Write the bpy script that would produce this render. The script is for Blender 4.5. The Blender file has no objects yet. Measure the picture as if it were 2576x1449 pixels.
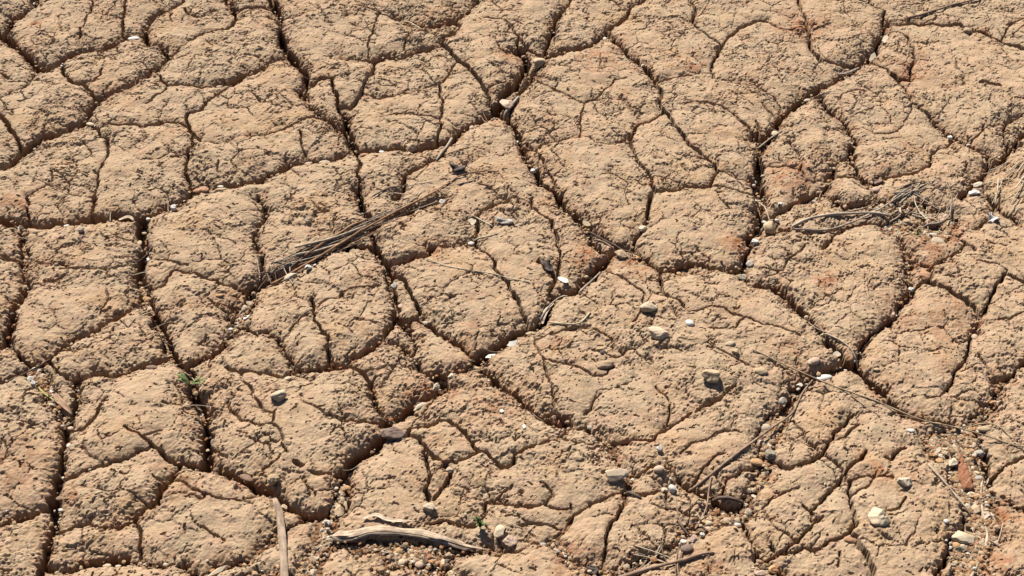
import bpy, math, random, os
import numpy as np

# ------------------------------------------------------------------ camera, sky, sun, exposure
sc = bpy.context.scene
C = sc.collection
cam_d = bpy.data.cameras.new('camera')
cam = bpy.data.objects.new('camera', cam_d)
C.objects.link(cam)
cam.location = (0, 0, 1.5)
cam.rotation_euler = (math.radians(90 - 43.0), 0, 0)
cam_d.sensor_width = 36
cam_d.angle = math.radians(40.0)
cam_d.clip_start = 0.05
cam_d.clip_end = 500
sc.camera = cam

SUN_ELEV, SUN_SIDE = math.radians(44), math.radians(22)      # sun beyond the scene, a little to the left
world = bpy.data.worlds.new('World')
sc.world = world
world.use_nodes = True
wn = world.node_tree
bg = wn.nodes['Background']
sky = wn.nodes.new('ShaderNodeTexSky')
sky.sky_type = 'NISHITA'
sky.sun_disc = False
sky.sun_elevation = SUN_ELEV
sky.sun_rotation = -SUN_SIDE
sky.dust_density = 0.6
sky.air_density = 0.6
wn.links.new(sky.outputs[0], bg.inputs[0])
bg.inputs[1].default_value = 0.05
sun_d = bpy.data.lights.new('sun', 'SUN')
sun_d.energy = 5.0
sun_d.angle = math.radians(0.6)
sun_d.color = (1.0, 0.965, 0.905)
sun = bpy.data.objects.new('sun', sun_d)
C.objects.link(sun)
sun.location = (-2, 4, 5)
sun.rotation_euler = (-(math.pi / 2 - SUN_ELEV), 0, SUN_SIDE)   # light comes from +y, slightly from -x
sc.view_settings.view_transform = 'Standard'
sc.view_settings.look = 'None'
sc.view_settings.gamma = 1
sc.view_settings.use_curve_mapping = False
sc.view_settings.exposure = 1.36

rng = np.random.default_rng(7)
random.seed(7)

# ------------------------------------------------------------------ survey of the ground: all lengths in mm
# CRACKS: level, half width, depth of the floor, then x y x y ...   (1 = open crack, 2 = closed crack, 3 = hairline)
CRACKS = """
1 11.5 24 -1073 2392 -998 2350 -976 2326 -951 2300 -930 2277 -913 2250 -896 2232 -880 2230
1 9.2 24 -880 2230 -862 2248 -853 2264 -837 2284 -818 2289 -793 2292 -767 2314 -748 2335 -726 2342 -718 2352
1 6.9 20 -718 2352 -715 2381 -708 2410 -698 2427
2 2.7 8 -698 2427 -676 2440 -660 2455 -640 2567
1 7.2 20 -718 2352 -711 2326 -700 2312 -681 2310 -668 2296 -659 2277
1 7.4 22 -659 2277 -664 2259 -670 2237 -680 2219 -698 2195 -716 2173 -732 2156 -748 2141 -762 2124 -767 2103 -771 2079 -776 2058
1 9.4 24 -776 2058 -792 2044 -808 2030 -822 2020 -839 2011 -852 1995 -861 1977 -871 1960 -880 1943 -887 1934 -937 1907
2 3.1 8 -659 2277 -644 2300 -624 2324 -602 2345 -578 2354 -558 2361 -550 2381 -549 2410 -558 2435 -566 2455 -602 2586
2 4.4 10 -851 2232 -841 2206 -827 2184 -808 2175 -791 2167 -777 2150 -763 2128 -761 2125
2 2.0 5 -851 2232 -856 2246 -853 2264
3 2.0 4 -850 2230 -850 2230 -831 2232
3 2.5 4 -808 2175 -780 2184 -771 2201 -772 2219
1 7.8 20 -995 2410 -990 2381 -996 2361 -998 2350 -1044 2297
1 7.5 20 -995 2410 -981 2417 -969 2440 -962 2455 -960 2575
3 2.5 5 -1032 2243 -960 2208 -944 2193
2 3.5 9 -995 2108 -940 2133 -921 2154 -905 2167 -900 2188 -890 2219 -880 2230
2 3.8 10 -995 2121 -925 2077 -911 2058 -895 2034 -880 2014 -871 1991 -863 1968 -865 1970
3 2.1 4 -862 2589 -841 2455 -840 2435 -842 2410 -840 2381 -843 2357 -840 2328
2 2.6 7 -798 2589 -776 2455 -770 2405 -763 2366 -753 2335 -751 2332
1 7.5 22 -427 2277 -434 2264 -458 2250 -472 2223 -491 2215 -509 2204 -527 2188 -546 2180
2 2.0 7 -513 2200 -510 2193 -529 2167 -545 2141 -557 2124 -565 2099 -590 2091
2 2.9 8 -590 2091 -587 2062 -577 2034 -570 2024
2 1.9 7 -581 2047 -579 2048 -589 2052 -612 2062 -633 2060 -648 2052 -664 2044 -689 2052 -714 2048 -733 2044 -741 2038
2 1.9 6 -741 2038 -761 2054 -773 2062 -775 2065
2 1.9 6 -570 2024 -551 2001 -527 1995 -503 1995 -482 2011 -459 2014 -433 2016 -414 2030 -392 2050 -372 2066 -352 2079 -350 2084
2 3.2 9 -570 2024 -564 1991 -570 1972 -566 1934 -558 1900 -550 1864 -547 1861
3 3.3 6 -570 1972 -581 1953 -595 1953
1 10.7 22 -606 2584 -566 2455 -555 2432
2 3.2 8 -555 2432 -529 2440 -501 2442 -466 2425
1 10.2 24 -511 2586 -478 2455 -466 2425 -456 2381 -448 2333 -438 2296 -419 2264 -402 2228 -383 2188 -379 2171
1 3.9 14 -379 2171 -394 2154 -379 2128 -364 2103 -347 2081
2 3.4 10 -379 2171 -376 2124 -364 2103
2 4.4 12 -379 2171 -358 2193 -336 2193 -330 2150 -318 2107 -305 2075 -303 2075
1 4.8 16 -347 2081 -326 2062 -312 2042 -301 2030 -294 2034
1 9.1 22 -277 1977 -295 1964 -311 1953 -329 1947 -357 1947 -379 1937 -396 1923 -417 1908 -442 1891 -468 1880 -499 1875 -517 1873 -532 1880 -544 1871 -547 1860 -556 1846 -555 1845
2 2.3 7 -718 2007 -710 1972 -707 1953 -712 1937 -713 1919 -712 1897 -708 1868 -708 1843
2 1.9 6 -741 2038 -733 2014 -718 2007
3 1.8 4 -798 1919 -788 1886 -802 1869 -820 1850 -822 1848
3 1.9 4 -378 2026 -372 1987 -364 1968 -358 1953 -357 1947
3 1.8 3 -509 1937 -507 1911
3 3.0 5 -662 2206 -653 2184 -642 2175 -641 2158 -662 2124 -669 2112
3 2.6 4 -653 2430 -638 2405 -616 2400 -608 2415 -594 2430
2 2.5 7 -546 2180 -579 2171 -609 2175 -642 2175
1 9.6 24 -310 2087 -306 2091 -298 2050 -288 2011 -275 1972
1 8.0 22 -277 1977 -276 1977 -255 1977 -224 1979 -189 1979 -161 1981 -138 1995 -115 2011 -99 2026 -88 2042 -69 2058 -50 2075 -33 2083 -24 2107
1 13.7 26 -24 2107 -14 2141 -4 2162 8 2171 15 2201 26 2228 28 2250 16 2282
1 6.0 20 -28 2096 -24 2091 -7 2070 5 2046 12 2018 19 1987 26 1953 33 1934 46 1911 57 1882 71 1871 82 1850 81 1849
3 3.2 6 17 1997 26 2003 43 1976 56 1937 69 1904 73 1882 70 1872
1 3.4 14 67 2271 53 2232 38 2197 23 2167 8 2141 0 2107 -4 2075 -7 2070
1 7.2 22 104 2440 93 2415 85 2390 80 2357 73 2328 67 2300 67 2268 66 2269
2 2.7 8 104 2440 110 2455 135 2584
1 5.7 18 67 2271 85 2277 105 2287 131 2298 152 2307 166 2326 182 2347 188 2366
2 4.8 12 188 2366 213 2390 231 2415 234 2435 243 2445 254 2455 299 2569
1 4.6 16 185 2355 183 2357 199 2328 213 2296 227 2268 243 2246 257 2223 267 2197 277 2188
2 2.5 8 277 2188 297 2193 321 2197
2 3.9 11 268 2196 267 2193 274 2158 270 2116 276 2091 286 2066 289 2042 304 2011 304 2011
2 3.8 11 277 2089 276 2087 263 2070 242 2054 222 2038 214 2018 203 2003 177 1989 149 1993 133 2009 107 2009 78 2001 55 1997 36 1979 19 1987
2 2.1 7 214 2018 211 1979 217 1956 226 1926 238 1897 238 1871 244 1853
2 2.3 8 244 1853 262 1859 291 1864 291 1866
3 1.9 4 214 2188 189 2180 170 2150 149 2124 132 2112 124 2083 123 2054 121 2018 121 2009
1 4.6 16 -327 2264 -306 2259 -276 2255 -261 2259 -244 2273 -218 2268 -191 2282 -166 2300 -138 2314 -126 2338 -114 2352
3 2.6 4 -264 2412 -265 2400 -270 2357 -277 2324 -274 2264 -272 2256
3 2.3 5 -203 2276 -203 2277 -206 2319 -202 2338 -179 2357
1 5.3 18 -234 2405 -213 2395 -191 2386 -169 2373 -144 2386 -113 2395 -92 2420 -87 2435 -77 2455 -52 2579
3 2.1 4 -234 2405 -261 2410 -280 2425 -302 2435 -343 2440
2 2.1 6 -114 2352 -102 2381 -113 2395
2 3.5 10 -136 2319 -133 2314 -117 2287 -103 2255 -83 2232 -67 2201 -56 2171 -46 2141 -38 2107 -33 2087 -32 2086
2 2.0 7 -102 2253 -103 2250 -115 2219 -124 2193 -136 2175 -160 2167 -184 2154 -208 2145 -235 2133 -252 2133 -277 2150
2 1.7 6 -136 2175 -133 2141 -127 2107 -131 2070 -132 2026 -131 1999 -132 1999
2 2.0 6 -277 2150 -271 2193 -261 2232 -266 2257 -266 2258
2 3.4 10 -317 2104 -313 2107 -296 2103 -289 2116 -279 2137 -277 2150
3 2.6 4 -55 2395 -23 2386 1 2366 13 2333
2 3.1 8 13 2333 13 2291 16 2282
2 2.3 6 13 2333 29 2296 49 2273 67 2271
3 2.0 4 13 2291 -10 2277 -17 2287
3 2.0 4 -50 2152 -44 2158 -24 2175
2 2.3 7 -275 1972 -266 1945 -266 1911 -261 1886 -262 1864 -258 1848
2 4.6 12 -186 1886 -185 1904 -172 1919 -150 1930 -132 1949 -119 1972 -101 2018 -103 2023
1 6.8 22 -186 1886 -189 1857 -195 1843
2 2.6 7 365 2588 364 2455 367 2425 358 2386 380 2347 404 2303
2 4.6 11 404 2303 389 2264 383 2250
2 3.7 9 404 2303 423 2338 442 2361 462 2381 485 2395 503 2393
3 2.1 4 503 2393 523 2366 545 2357 569 2361 580 2368
2 2.2 6 383 2250 375 2219 377 2193 389 2188 409 2186 430 2175 452 2177 469 2158 486 2137 493 2099 497 2088
3 2.2 4 315 2196 315 2197 340 2199 376 2210 375 2210
3 1.9 4 457 2116 473 2091 478 2079 482 2070
2 1.9 6 391 2099 408 2075 422 2050 432 2018
3 1.9 4 307 2107 332 2112 357 2116 391 2099
1 7.7 22 737 2390 727 2347 705 2305 675 2255
1 6.2 15 675 2255 644 2223 608 2193 583 2175
1 12.1 24 583 2175 551 2145 525 2120 499 2091 482 2070 470 2038 452 2011
1 13.3 24 452 2011 442 1987 433 1953 425 1908 421 1860 423 1843 417 1842
1 7.1 20 432 2018 452 2011
3 4.8 6 440 2062 441 2030 437 2016
2 3.2 9 299 2021 300 2022 311 1995 326 1972 340 1949 354 1926 357 1915 373 1911 387 1900 403 1893 422 1900 424 1901
2 2.7 8 356 1917 355 1915 345 1893 338 1868 315 1866 286 1866 286 1863
3 2.0 4 338 1868 361 1864 380 1860 411 1853 418 1854
1 5.7 18 553 2147 555 2137 570 2137 574 2103 588 2075 602 2054 605 2018 611 1999 595 1964 593 1937 599 1908 612 1893 622 1886
1 4.6 16 594 1954 589 1953 572 1949 562 1930 545 1900 537 1878 510 1850 498 1848
2 2.7 9 545 1900 565 1908 587 1906 600 1900
3 1.8 4 491 1999 504 1964 506 1941 498 1919 506 1886 506 1853 510 1850
3 2.1 4 431 1939 440 1937 468 1934 498 1919
2 3.4 9 711 2210 721 2184 731 2158 734 2124 744 2103 759 2083 768 2058
1 5.6 16 768 2058 777 2034 797 2018 810 1995 821 1979 839 1968
2 3.1 6 747 2188 767 2250 774 2296 769 2342 747 2361 730 2357 729 2357
2 2.5 6 675 2255 689 2250 705 2228 711 2210 723 2193 747 2188
3 1.9 2 736 2119 731 2112 715 2070 706 2050 669 2018 644 2026 612 2042 603 2037
3 2.0 2 592 2070 599 2083 606 2133 621 2150 654 2154
2 3.5 9 578 2319 578 2287 588 2250 615 2246 642 2241 666 2250 667 2247
2 3.7 6 578 2319 580 2366 579 2410 575 2455 580 2587
2 3.7 10 737 2390 744 2430 730 2440 717 2455 701 2569
2 3.1 7 863 2381 882 2386 904 2366 932 2342 951 2324 983 2296 1042 2274
3 2.6 5 950 2324 957 2338 980 2376 1009 2395 1084 2421
2 3.7 8 737 2390 767 2386 803 2381 830 2386 863 2381
1 8.3 24 977 2061 909 2018 894 1999 876 1976 855 1949 832 1930 810 1900 797 1893 771 1860 760 1843
2 2.4 7 994 2106 925 2079 888 2050 877 2018 880 1983 881 1982
3 1.9 4 850 2050 832 2018 818 2007 810 1995
2 3.2 9 839 1968 832 1930
3 9.9 14 873 2175 889 2169 906 2167
2 4.6 12 622 1886 628 1904 655 1900 695 1908
2 1.9 6 695 1908 724 1934 738 1968 766 1987 797 2018
3 2.1 4 790 1941 791 1904
3 2.0 4 944 2287 952 2250
1 10.2 25 -909 1799 -849 1790 -825 1784 -803 1782 -770 1777 -752 1784 -724 1787 -703 1792 -678 1796 -652 1799 -628 1792 -608 1802 -588 1816 -569 1830 -551 1848 -553 1850
2 1.5 6 -822 1848 -814 1820 -803 1785 -803 1782
2 2.7 7 -708 1848 -709 1848 -704 1827 -700 1796 -699 1793
1 14.3 24 -618 1798 -614 1789 -611 1761 -602 1735 -593 1712 -597 1689 -594 1660
1 11.7 18 -594 1660 -584 1632 -577 1604 -566 1583
1 10.1 22 -566 1583 -552 1562 -537 1533 -523 1504 -513 1481 -498 1465 -484 1451
1 4.0 18 -572 1594 -574 1592 -594 1577 -611 1559 -628 1542 -644 1524 -663 1516 -677 1498 -687 1481 -697 1465 -705 1451 -720 1454 -736 1470 -752 1487 -761 1498
1 7.7 16 -814 1783 -814 1782 -803 1745 -790 1705 -783 1673 -777 1648 -764 1623
1 9.0 20 -764 1623 -767 1598 -774 1577 -770 1556 -768 1533 -768 1510 -761 1498
1 6.0 20 -761 1498 -769 1490 -814 1470
2 3.0 9 -883 1712 -824 1699 -810 1692 -790 1689 -786 1689
1 5.1 18 -484 1451 -484 1448 -504 1465 -519 1468 -539 1459 -561 1451 -579 1440 -593 1433 -610 1440 -622 1443 -622 1440
2 2.4 9 -622 1443 -622 1440 -636 1432 -657 1429 -678 1445 -693 1468 -694 1469
1 5.1 18 -705 1451 -713 1443 -734 1432 -749 1416 -793 1397
1 21.4 12 -711 1445 -709 1443 -694 1429 -684 1410 -678 1403 -668 1380
1 8.8 18 -484 1451 -469 1470 -453 1479 -441 1493 -431 1507
1 14.3 14 -431 1507 -424 1527 -421 1547 -419 1565 -409 1595
1 10.6 20 -409 1595 -412 1620 -402 1635 -384 1644 -364 1657 -343 1673 -323 1689 -300 1712 -275 1735 -273 1722
1 4.4 16 -399 1637 -400 1641 -402 1673 -410 1712 -425 1745 -419 1768 -411 1792 -415 1820 -429 1841 -430 1848
2 1.9 7 -581 1620 -568 1623 -550 1632 -544 1657 -537 1663 -512 1655 -489 1644 -467 1635 -449 1627 -413 1623 -411 1621
3 1.7 4 -544 1681 -530 1673 -519 1671
1 3.6 14 -421 1543 -404 1533 -388 1518 -377 1524 -361 1513 -347 1493 -332 1470 -327 1445
1 4.3 16 -327 1445 -307 1444 -280 1448 -269 1451 -250 1454 -250 1453
2 1.8 6 -424 1448 -413 1440 -401 1435 -381 1437 -363 1435 -341 1432 -327 1443 -327 1445
3 1.6 4 -401 1435 -400 1432 -396 1418 -383 1408 -383 1406
2 1.8 7 -312 1598 -307 1571 -304 1545 -292 1524 -278 1507 -275 1476 -277 1454 -276 1449
3 1.4 4 -315 1556 -330 1539 -338 1518 -348 1504 -352 1499
3 2.0 5 -275 1476 -265 1456 -264 1452
1 7.1 18 -484 1448 -482 1448 -474 1426 -466 1403 -467 1402
3 2.1 4 -740 1635 -723 1635 -709 1644
3 1.7 3 -638 1617 -633 1586 -637 1565
3 1.4 3 -474 1496 -465 1518
3 1.4 3 -476 1598 -463 1586 -426 1586 -425 1584
3 1.7 3 -266 1605 -263 1595 -288 1592 -301 1577 -308 1576
1 10.0 18 -282 1728 -279 1721 -257 1725 -235 1721 -222 1712
1 8.3 18 -222 1712 -209 1689 -199 1663 -193 1635 -185 1604 -179 1580 -180 1562 -167 1542 -156 1527
1 6.6 20 -222 1712 -225 1735 -232 1761 -220 1782 -196 1792 -182 1802 -162 1816 -136 1827 -118 1837
1 8.0 24 -262 1864 -258 1848 -251 1816 -239 1796 -228 1772 -227 1770
1 5.2 20 -180 1562 -182 1562 -185 1536 -193 1513 -202 1496 -221 1481 -238 1468 -249 1454 -255 1452
1 4.4 18 -156 1527 -148 1501 -145 1479 -148 1465
1 3.6 14 -196 1507 -188 1498 -174 1496 -161 1484 -148 1465 -138 1445 -127 1435 -111 1432 -111 1429
1 4.0 18 -143 1556 -126 1539 -111 1521 -92 1504 -78 1493 -65 1476 -55 1470
2 2.9 10 -143 1556 -149 1586 -160 1613 -168 1632 -179 1648 -194 1648 -196 1647
2 3.3 10 -183 1559 -182 1559 -165 1550 -143 1553 -142 1555
1 9.7 24 -55 1470 -38 1484 -18 1498 0 1516 21 1530 41 1539
1 9.2 23 41 1539 50 1556 56 1580 65 1601 86 1610 105 1620 118 1641 139 1667 152 1686 166 1705
1 3.4 15 -203 1672 -202 1673 -181 1679 -160 1689 -139 1695 -127 1712 -110 1721 -88 1725 -71 1728 -60 1725
2 1.9 7 -60 1725 -49 1708 -36 1692 -27 1676 -27 1657 -16 1644 -6 1629 2 1604 13 1577 21 1553 23 1533 23 1531
2 3.1 8 -61 1725 -60 1728 -56 1758 -57 1782 -51 1806 -40 1820 -24 1830 -6 1841 9 1848
1 8.3 20 79 1855 79 1855 88 1823 103 1809 115 1785 130 1765 144 1748 161 1735 178 1721 195 1718
2 4.9 13 195 1718 201 1741 215 1761 226 1785 228 1813 235 1848 243 1856
1 12.8 16 188 1719 189 1721 204 1699 222 1679 243 1667 273 1660 273 1673
2 3.0 8 47 1802 67 1785 72 1751 76 1712 77 1686 73 1660 68 1635 57 1610 65 1601
2 1.8 5 47 1802 36 1816 34 1848
3 2.2 5 72 1755 70 1755 90 1768
1 6.5 16 195 1718 166 1705 151 1702 133 1731 127 1755 131 1763
1 7.8 24 -55 1470 -47 1451 -35 1435 -21 1416 -7 1403 -7 1404
1 13.0 15 -111 1432 -111 1429 -86 1437 -65 1448 -45 1462 -50 1458
3 1.6 4 43 1510 35 1513 40 1484 48 1459 55 1424 59 1410
3 1.6 4 107 1440 120 1429 140 1432 152 1448
2 2.9 7 241 1668 235 1651 235 1623 241 1598 259 1586 265 1577
3 1.6 3 198 1463 203 1470 210 1454
3 1.3 3 -267 1595 -268 1604 -244 1617 -227 1617 -207 1626
2 2.7 9 -255 1452 -237 1451 -220 1437 -209 1418 -205 1403 -205 1403
3 1.6 4 -202 1429 -206 1416 -208 1415
1 8.8 22 422 1857 418 1855 414 1806 407 1768 388 1738 379 1702 375 1682
1 8.5 16 375 1682 369 1654 365 1641
1 13.2 16 267 1661 269 1673 295 1674 322 1667 353 1660 371 1667 371 1666
1 4.6 20 365 1641 376 1623
1 11.3 18 376 1623 395 1626 411 1623 426 1607 439 1583 454 1562
1 8.9 16 454 1562 461 1542 470 1518 480 1496
1 13.8 20 480 1496 491 1476 501 1454 513 1445
1 10.9 20 513 1445 523 1432 535 1416 548 1403 543 1396
1 6.1 18 511 1447 515 1456 525 1487 537 1507 557 1527 574 1545 596 1562 605 1586 627 1610 630 1629
1 6.5 14 630 1629 632 1657 639 1689 639 1721 630 1755 627 1768
2 3.3 10 629 1623 649 1635 661 1635 677 1620 693 1607 709 1595 719 1580 723 1562
1 4.1 16 723 1562 719 1545 706 1524
2 2.4 8 706 1524 696 1507 688 1481 668 1451 652 1432 638 1405
2 2.7 9 723 1562 737 1577 749 1601 761 1623 778 1641 783 1651 791 1651 807 1635 855 1616
3 1.9 4 787 1651 790 1660 780 1673 760 1676 746 1679
2 3.0 9 661 1635 667 1660 688 1679 722 1705 739 1728
2 4.5 9 414 1803 418 1802 436 1802 469 1830 498 1848 510 1850
3 3.1 5 439 1761 444 1765 461 1761 485 1748 517 1755 549 1765
2 2.6 7 627 1768 596 1778 549 1765 526 1745 511 1721 503 1712
3 2.0 4 411 1748 439 1761 444 1765
3 1.7 4 477 1721 471 1712 449 1695 440 1676 432 1663 417 1662 400 1667
1 5.4 16 546 1842 550 1848 562 1827 580 1816
2 2.8 8 735 1735 750 1708
1 5.8 18 816 1830 807 1841 819 1827 823 1806 842 1778
2 2.7 7 766 1765 794 1789 809 1813 816 1830 816 1831
1 5.9 18 716 1406 715 1424 735 1432 750 1445 760 1456 815 1487
3 1.6 4 715 1424 709 1445 699 1470
3 2.9 5 749 1550 770 1553 787 1559 843 1569
3 1.6 3 293 1484 330 1462 359 1443
1 8.6 14 499 1458 493 1451 472 1443 448 1432 435 1421 421 1410 411 1403 415 1396
1 24.4 12 627 1765 642 1778 680 1802 714 1806 731 1785 702 1751 671 1761
1 20.1 12 580 1816 618 1827 652 1827 685 1827 681 1803
2 2.1 6 669 1662 668 1667 654 1679 639 1689
1 8.4 18 -645 1431 -638 1406 -631 1385 -633 1359 -636 1339 -635 1319
1 8.2 22 -635 1319 -630 1294 -627 1270 -625 1246 -623 1222 -620 1197 -617 1179 -613 1159 -612 1137 -612 1115 -612 1096 -611 1077 -612 1067 -608 1016
1 11.5 10 -678 1403 -668 1380 -651 1357 -636 1339
1 5.0 20 -619 1190 -621 1190 -634 1184 -646 1174 -659 1169 -671 1163 -680 1157 -721 1143
2 1.7 8 -625 1240 -620 1239 -594 1247 -578 1255 -561 1262 -540 1270 -524 1282 -509 1289 -506 1294 -505 1295
3 1.9 5 -549 1324 -538 1316 -525 1309 -508 1297
2 2.4 9 -506 1294 -508 1297 -495 1286 -482 1273 -468 1267
3 1.5 4 -521 1306 -521 1306 -508 1314 -495 1317
1 8.0 22 -468 1267 -450 1262 -433 1258 -420 1258 -402 1250 -385 1243 -366 1232 -347 1220 -327 1211 -313 1199 -296 1186 -275 1177 -257 1177 -242 1183
1 12.1 24 -467 1407 -469 1406 -459 1385 -446 1362 -439 1334 -432 1309 -427 1284 -422 1260 -422 1258
1 4.0 18 -463 1266 -463 1262 -466 1246 -474 1232 -482 1215 -486 1199 -497 1188 -506 1172
2 1.6 7 -506 1172 -515 1161 -525 1152 -542 1154 -558 1157 -571 1161 -585 1159 -608 1152 -613 1153
2 1.4 6 -508 1169 -507 1168 -495 1150 -491 1130 -487 1103 -487 1101
1 8.0 22 -612 1092 -611 1092 -589 1086 -575 1086 -560 1096 -541 1100 -522 1105 -505 1104
1 4.1 14 -505 1104 -487 1100 -465 1096 -441 1098 -423 1094 -414 1082 -401 1071 -398 1073
1 4.9 12 -401 1071 -398 1073 -386 1088 -366 1094 -345 1100 -335 1120 -321 1130 -307 1150
1 10.9 14 -242 1183 -236 1202 -232 1218 -231 1232 -230 1232
1 15.6 9 -243 1163 -249 1163 -247 1141 -251 1120 -260 1103 -266 1092 -262 1067 -254 1015
1 3.9 14 -242 1183 -243 1163 -249 1163
2 2.1 8 -261 1177 -260 1168 -283 1168 -301 1154 -307 1150
3 2.3 5 -383 1408 -383 1406 -374 1382 -362 1367 -355 1357 -343 1351 -340 1351
3 1.5 4 -343 1351 -340 1359 -339 1331 -327 1316 -322 1304 -323 1294 -313 1277
3 1.5 3 -322 1274 -330 1260 -346 1246
3 1.3 3 -307 1390 -302 1375 -281 1363 -267 1351 -241 1344 -241 1343
3 1.5 3 -428 1291 -421 1291 -409 1282 -397 1274
3 1.3 3 -417 1207 -417 1197 -435 1204 -443 1202
3 1.2 3 -435 1154 -433 1141
3 1.2 3 -414 1152 -400 1143 -379 1130
3 1.5 4 -279 1246 -253 1243 -232 1246 -233 1246
3 7.4 9 -301 1262 -291 1255
3 1.8 4 -283 1232 -275 1208
2 3.8 10 -608 1326 -601 1344 -597 1362 -592 1382
2 2.6 9 -635 1325 -630 1324 -608 1326
3 1.4 3 -701 1070 -659 1077 -648 1082
1 8.6 9 -366 1023 -349 1067 -333 1077 -307 1077 -281 1073 -264 1077 -263 1078
1 3.8 16 -207 1409 -206 1409 -200 1385 -193 1362 -181 1349 -178 1343
2 1.3 6 -182 1341 -201 1339 -228 1341 -245 1344
1 11.6 20 -182 1341 -169 1349 -155 1362 -140 1375 -129 1385 -114 1393 -99 1409 -104 1432
1 10.5 22 -234 1243 -227 1265 -217 1279 -203 1289 -192 1299 -184 1314 -181 1334 -183 1341
1 9.8 18 -238 1194 -231 1190 -228 1211 -229 1232 -234 1243
1 5.8 20 -13 1408 -13 1409 0 1398 16 1382 27 1367 40 1357
1 4.6 18 40 1357 40 1354 54 1344 67 1336 82 1336 95 1331 106 1334 119 1319 137 1304
3 17.1 14 75 1349 78 1345 78 1336
2 2.3 7 40 1357 60 1359 67 1357 61 1339
1 2.6 12 137 1304 142 1284 146 1265 158 1250 165 1241 162 1227 154 1215
2 3.0 9 -148 1316 -145 1329 -126 1330 -111 1336 -104 1341 -91 1340 -79 1329 -67 1319 -62 1306 -54 1291 -46 1282
2 2.6 8 -46 1282 -37 1282 -20 1260 -7 1255 2 1262 4 1274 19 1284 40 1294 58 1301 66 1309 78 1321 82 1336
2 1.8 7 -145 1329 -148 1316 -131 1309 -121 1289 -109 1270 -94 1260 -77 1262 -64 1270 -53 1277 -46 1282
2 2.5 8 -94 1260 -94 1258 -84 1246 -89 1232 -98 1218 -106 1202 -113 1202 -118 1218 -113 1239 -118 1262 -124 1282 -119 1287
2 1.4 6 154 1215 140 1211 121 1197 106 1190 84 1174 77 1161 69 1148
2 1.9 8 154 1215 153 1192 143 1174 131 1157 125 1135 122 1111 118 1092 122 1077
2 3.3 10 154 1215 165 1211 179 1208 194 1211 211 1218
2 2.0 7 165 1241 167 1243 182 1248 192 1255 212 1255 229 1241 232 1234 232 1233
3 1.4 4 -36 1195 -19 1202 -9 1213 0 1220
2 1.3 5 -7 1190 11 1186 27 1186 45 1192
3 1.3 4 45 1192 45 1190 63 1181 81 1183 79 1190
3 1.4 4 39 1225 49 1215 56 1204 45 1192
3 1.4 4 9 1154 38 1159 55 1157 66 1150 68 1147
2 1.6 6 69 1148 62 1139 56 1128 56 1127
2 1.8 7 -36 1195 -35 1174 -49 1157 -69 1159 -83 1163 -90 1170 -115 1163
2 1.6 6 -7 1190 -36 1195
1 7.7 12 -249 1130 -239 1125 -199 1123 -173 1127 -138 1126 -103 1120 -68 1117 -33 1121
1 8.6 12 -167 1127 -167 1113 -147 1103 -129 1094 -115 1084 -94 1086 -84 1082 -75 1073 -63 1067 -38 1024
1 26.1 10 -149 1104 -146 1113 -116 1107 -91 1100 -85 1097
2 1.7 6 -73 1118 -73 1111 -84 1098 -89 1084
2 1.7 6 244 1344 244 1341 226 1331 216 1324 199 1306 180 1304 148 1304 139 1301 138 1301
3 1.7 4 130 1396 120 1385 115 1367 104 1357
1 10.3 9 55 1128 70 1109 78 1094 92 1088 105 1082 111 1067 120 1017
2 1.7 6 -33 1121 2 1113 28 1124 55 1128
1 8.7 10 223 1140 225 1130 212 1120 190 1105 170 1100 156 1092 122 1077 110 1071
3 1.3 3 211 1218 207 1197 208 1181
2 1.9 7 244 1341 244 1344 266 1359 291 1375 308 1388 327 1406
1 11.6 16 424 1412 425 1409 411 1390 396 1367 382 1349
1 22.5 11 382 1349 369 1329 359 1306 356 1284 352 1265
1 12.6 11 352 1265 338 1232 325 1204 315 1179 312 1186
1 3.9 18 309 1171 309 1172 308 1161 314 1143 318 1128 321 1111 326 1100
1 7.2 20 232 1235 231 1234 241 1227 256 1213 275 1202 290 1190 312 1186
1 21.3 9 263 1158 261 1172 284 1172 300 1168 311 1172 309 1172
1 10.6 9 225 1130 222 1139 241 1148 259 1157 278 1163 279 1172
2 2.6 9 279 1198 284 1208 294 1232 317 1250 338 1258 350 1255 348 1256
2 2.4 8 345 1248 349 1246 331 1222 314 1202 312 1186
2 3.3 9 353 1271 360 1270 385 1255 407 1262 427 1274 435 1279
3 1.7 4 402 1344 411 1326 414 1311 416 1301 431 1277
2 2.6 8 491 1354 475 1336 459 1321 450 1304 435 1279
3 2.2 6 494 1336 470 1309 456 1304 452 1306
2 2.9 9 496 1286 487 1270 470 1258 459 1243
2 2.2 8 459 1243 442 1222 424 1202 410 1188 401 1181 394 1190
2 1.7 6 435 1279 454 1258 459 1243
2 1.8 7 459 1243 465 1229 460 1208 458 1186 458 1165 460 1157
3 1.8 4 464 1233 462 1232 487 1239 509 1236 523 1234
3 1.4 4 403 1181 400 1163 418 1172
2 1.7 6 410 1165 388 1143 376 1130 360 1115 349 1111 342 1128
3 1.4 4 403 1181 410 1165
2 2.3 8 349 1111 363 1113 385 1122 404 1117 419 1128 439 1139 451 1148 460 1157
2 1.7 7 326 1100 349 1111
2 2.4 9 460 1157 450 1146 456 1128 463 1107 466 1090 467 1067 463 1016
3 1.4 4 533 1197 521 1181 504 1177
3 1.4 3 503 1154 507 1139
2 1.9 6 521 1272 530 1270 538 1282 553 1294
1 26.2 9 604 1304 601 1291 621 1304 648 1314 644 1326
1 42.5 9 634 1309 634 1296 632 1265 628 1232 630 1202
1 34.9 9 630 1202 630 1174 625 1146 601 1120 593 1098 579 1067 561 1015
1 8.0 20 666 1289 658 1255 648 1232 655 1232
1 4.3 16 648 1232 649 1222 661 1204 674 1199 688 1188 729 1174
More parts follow.
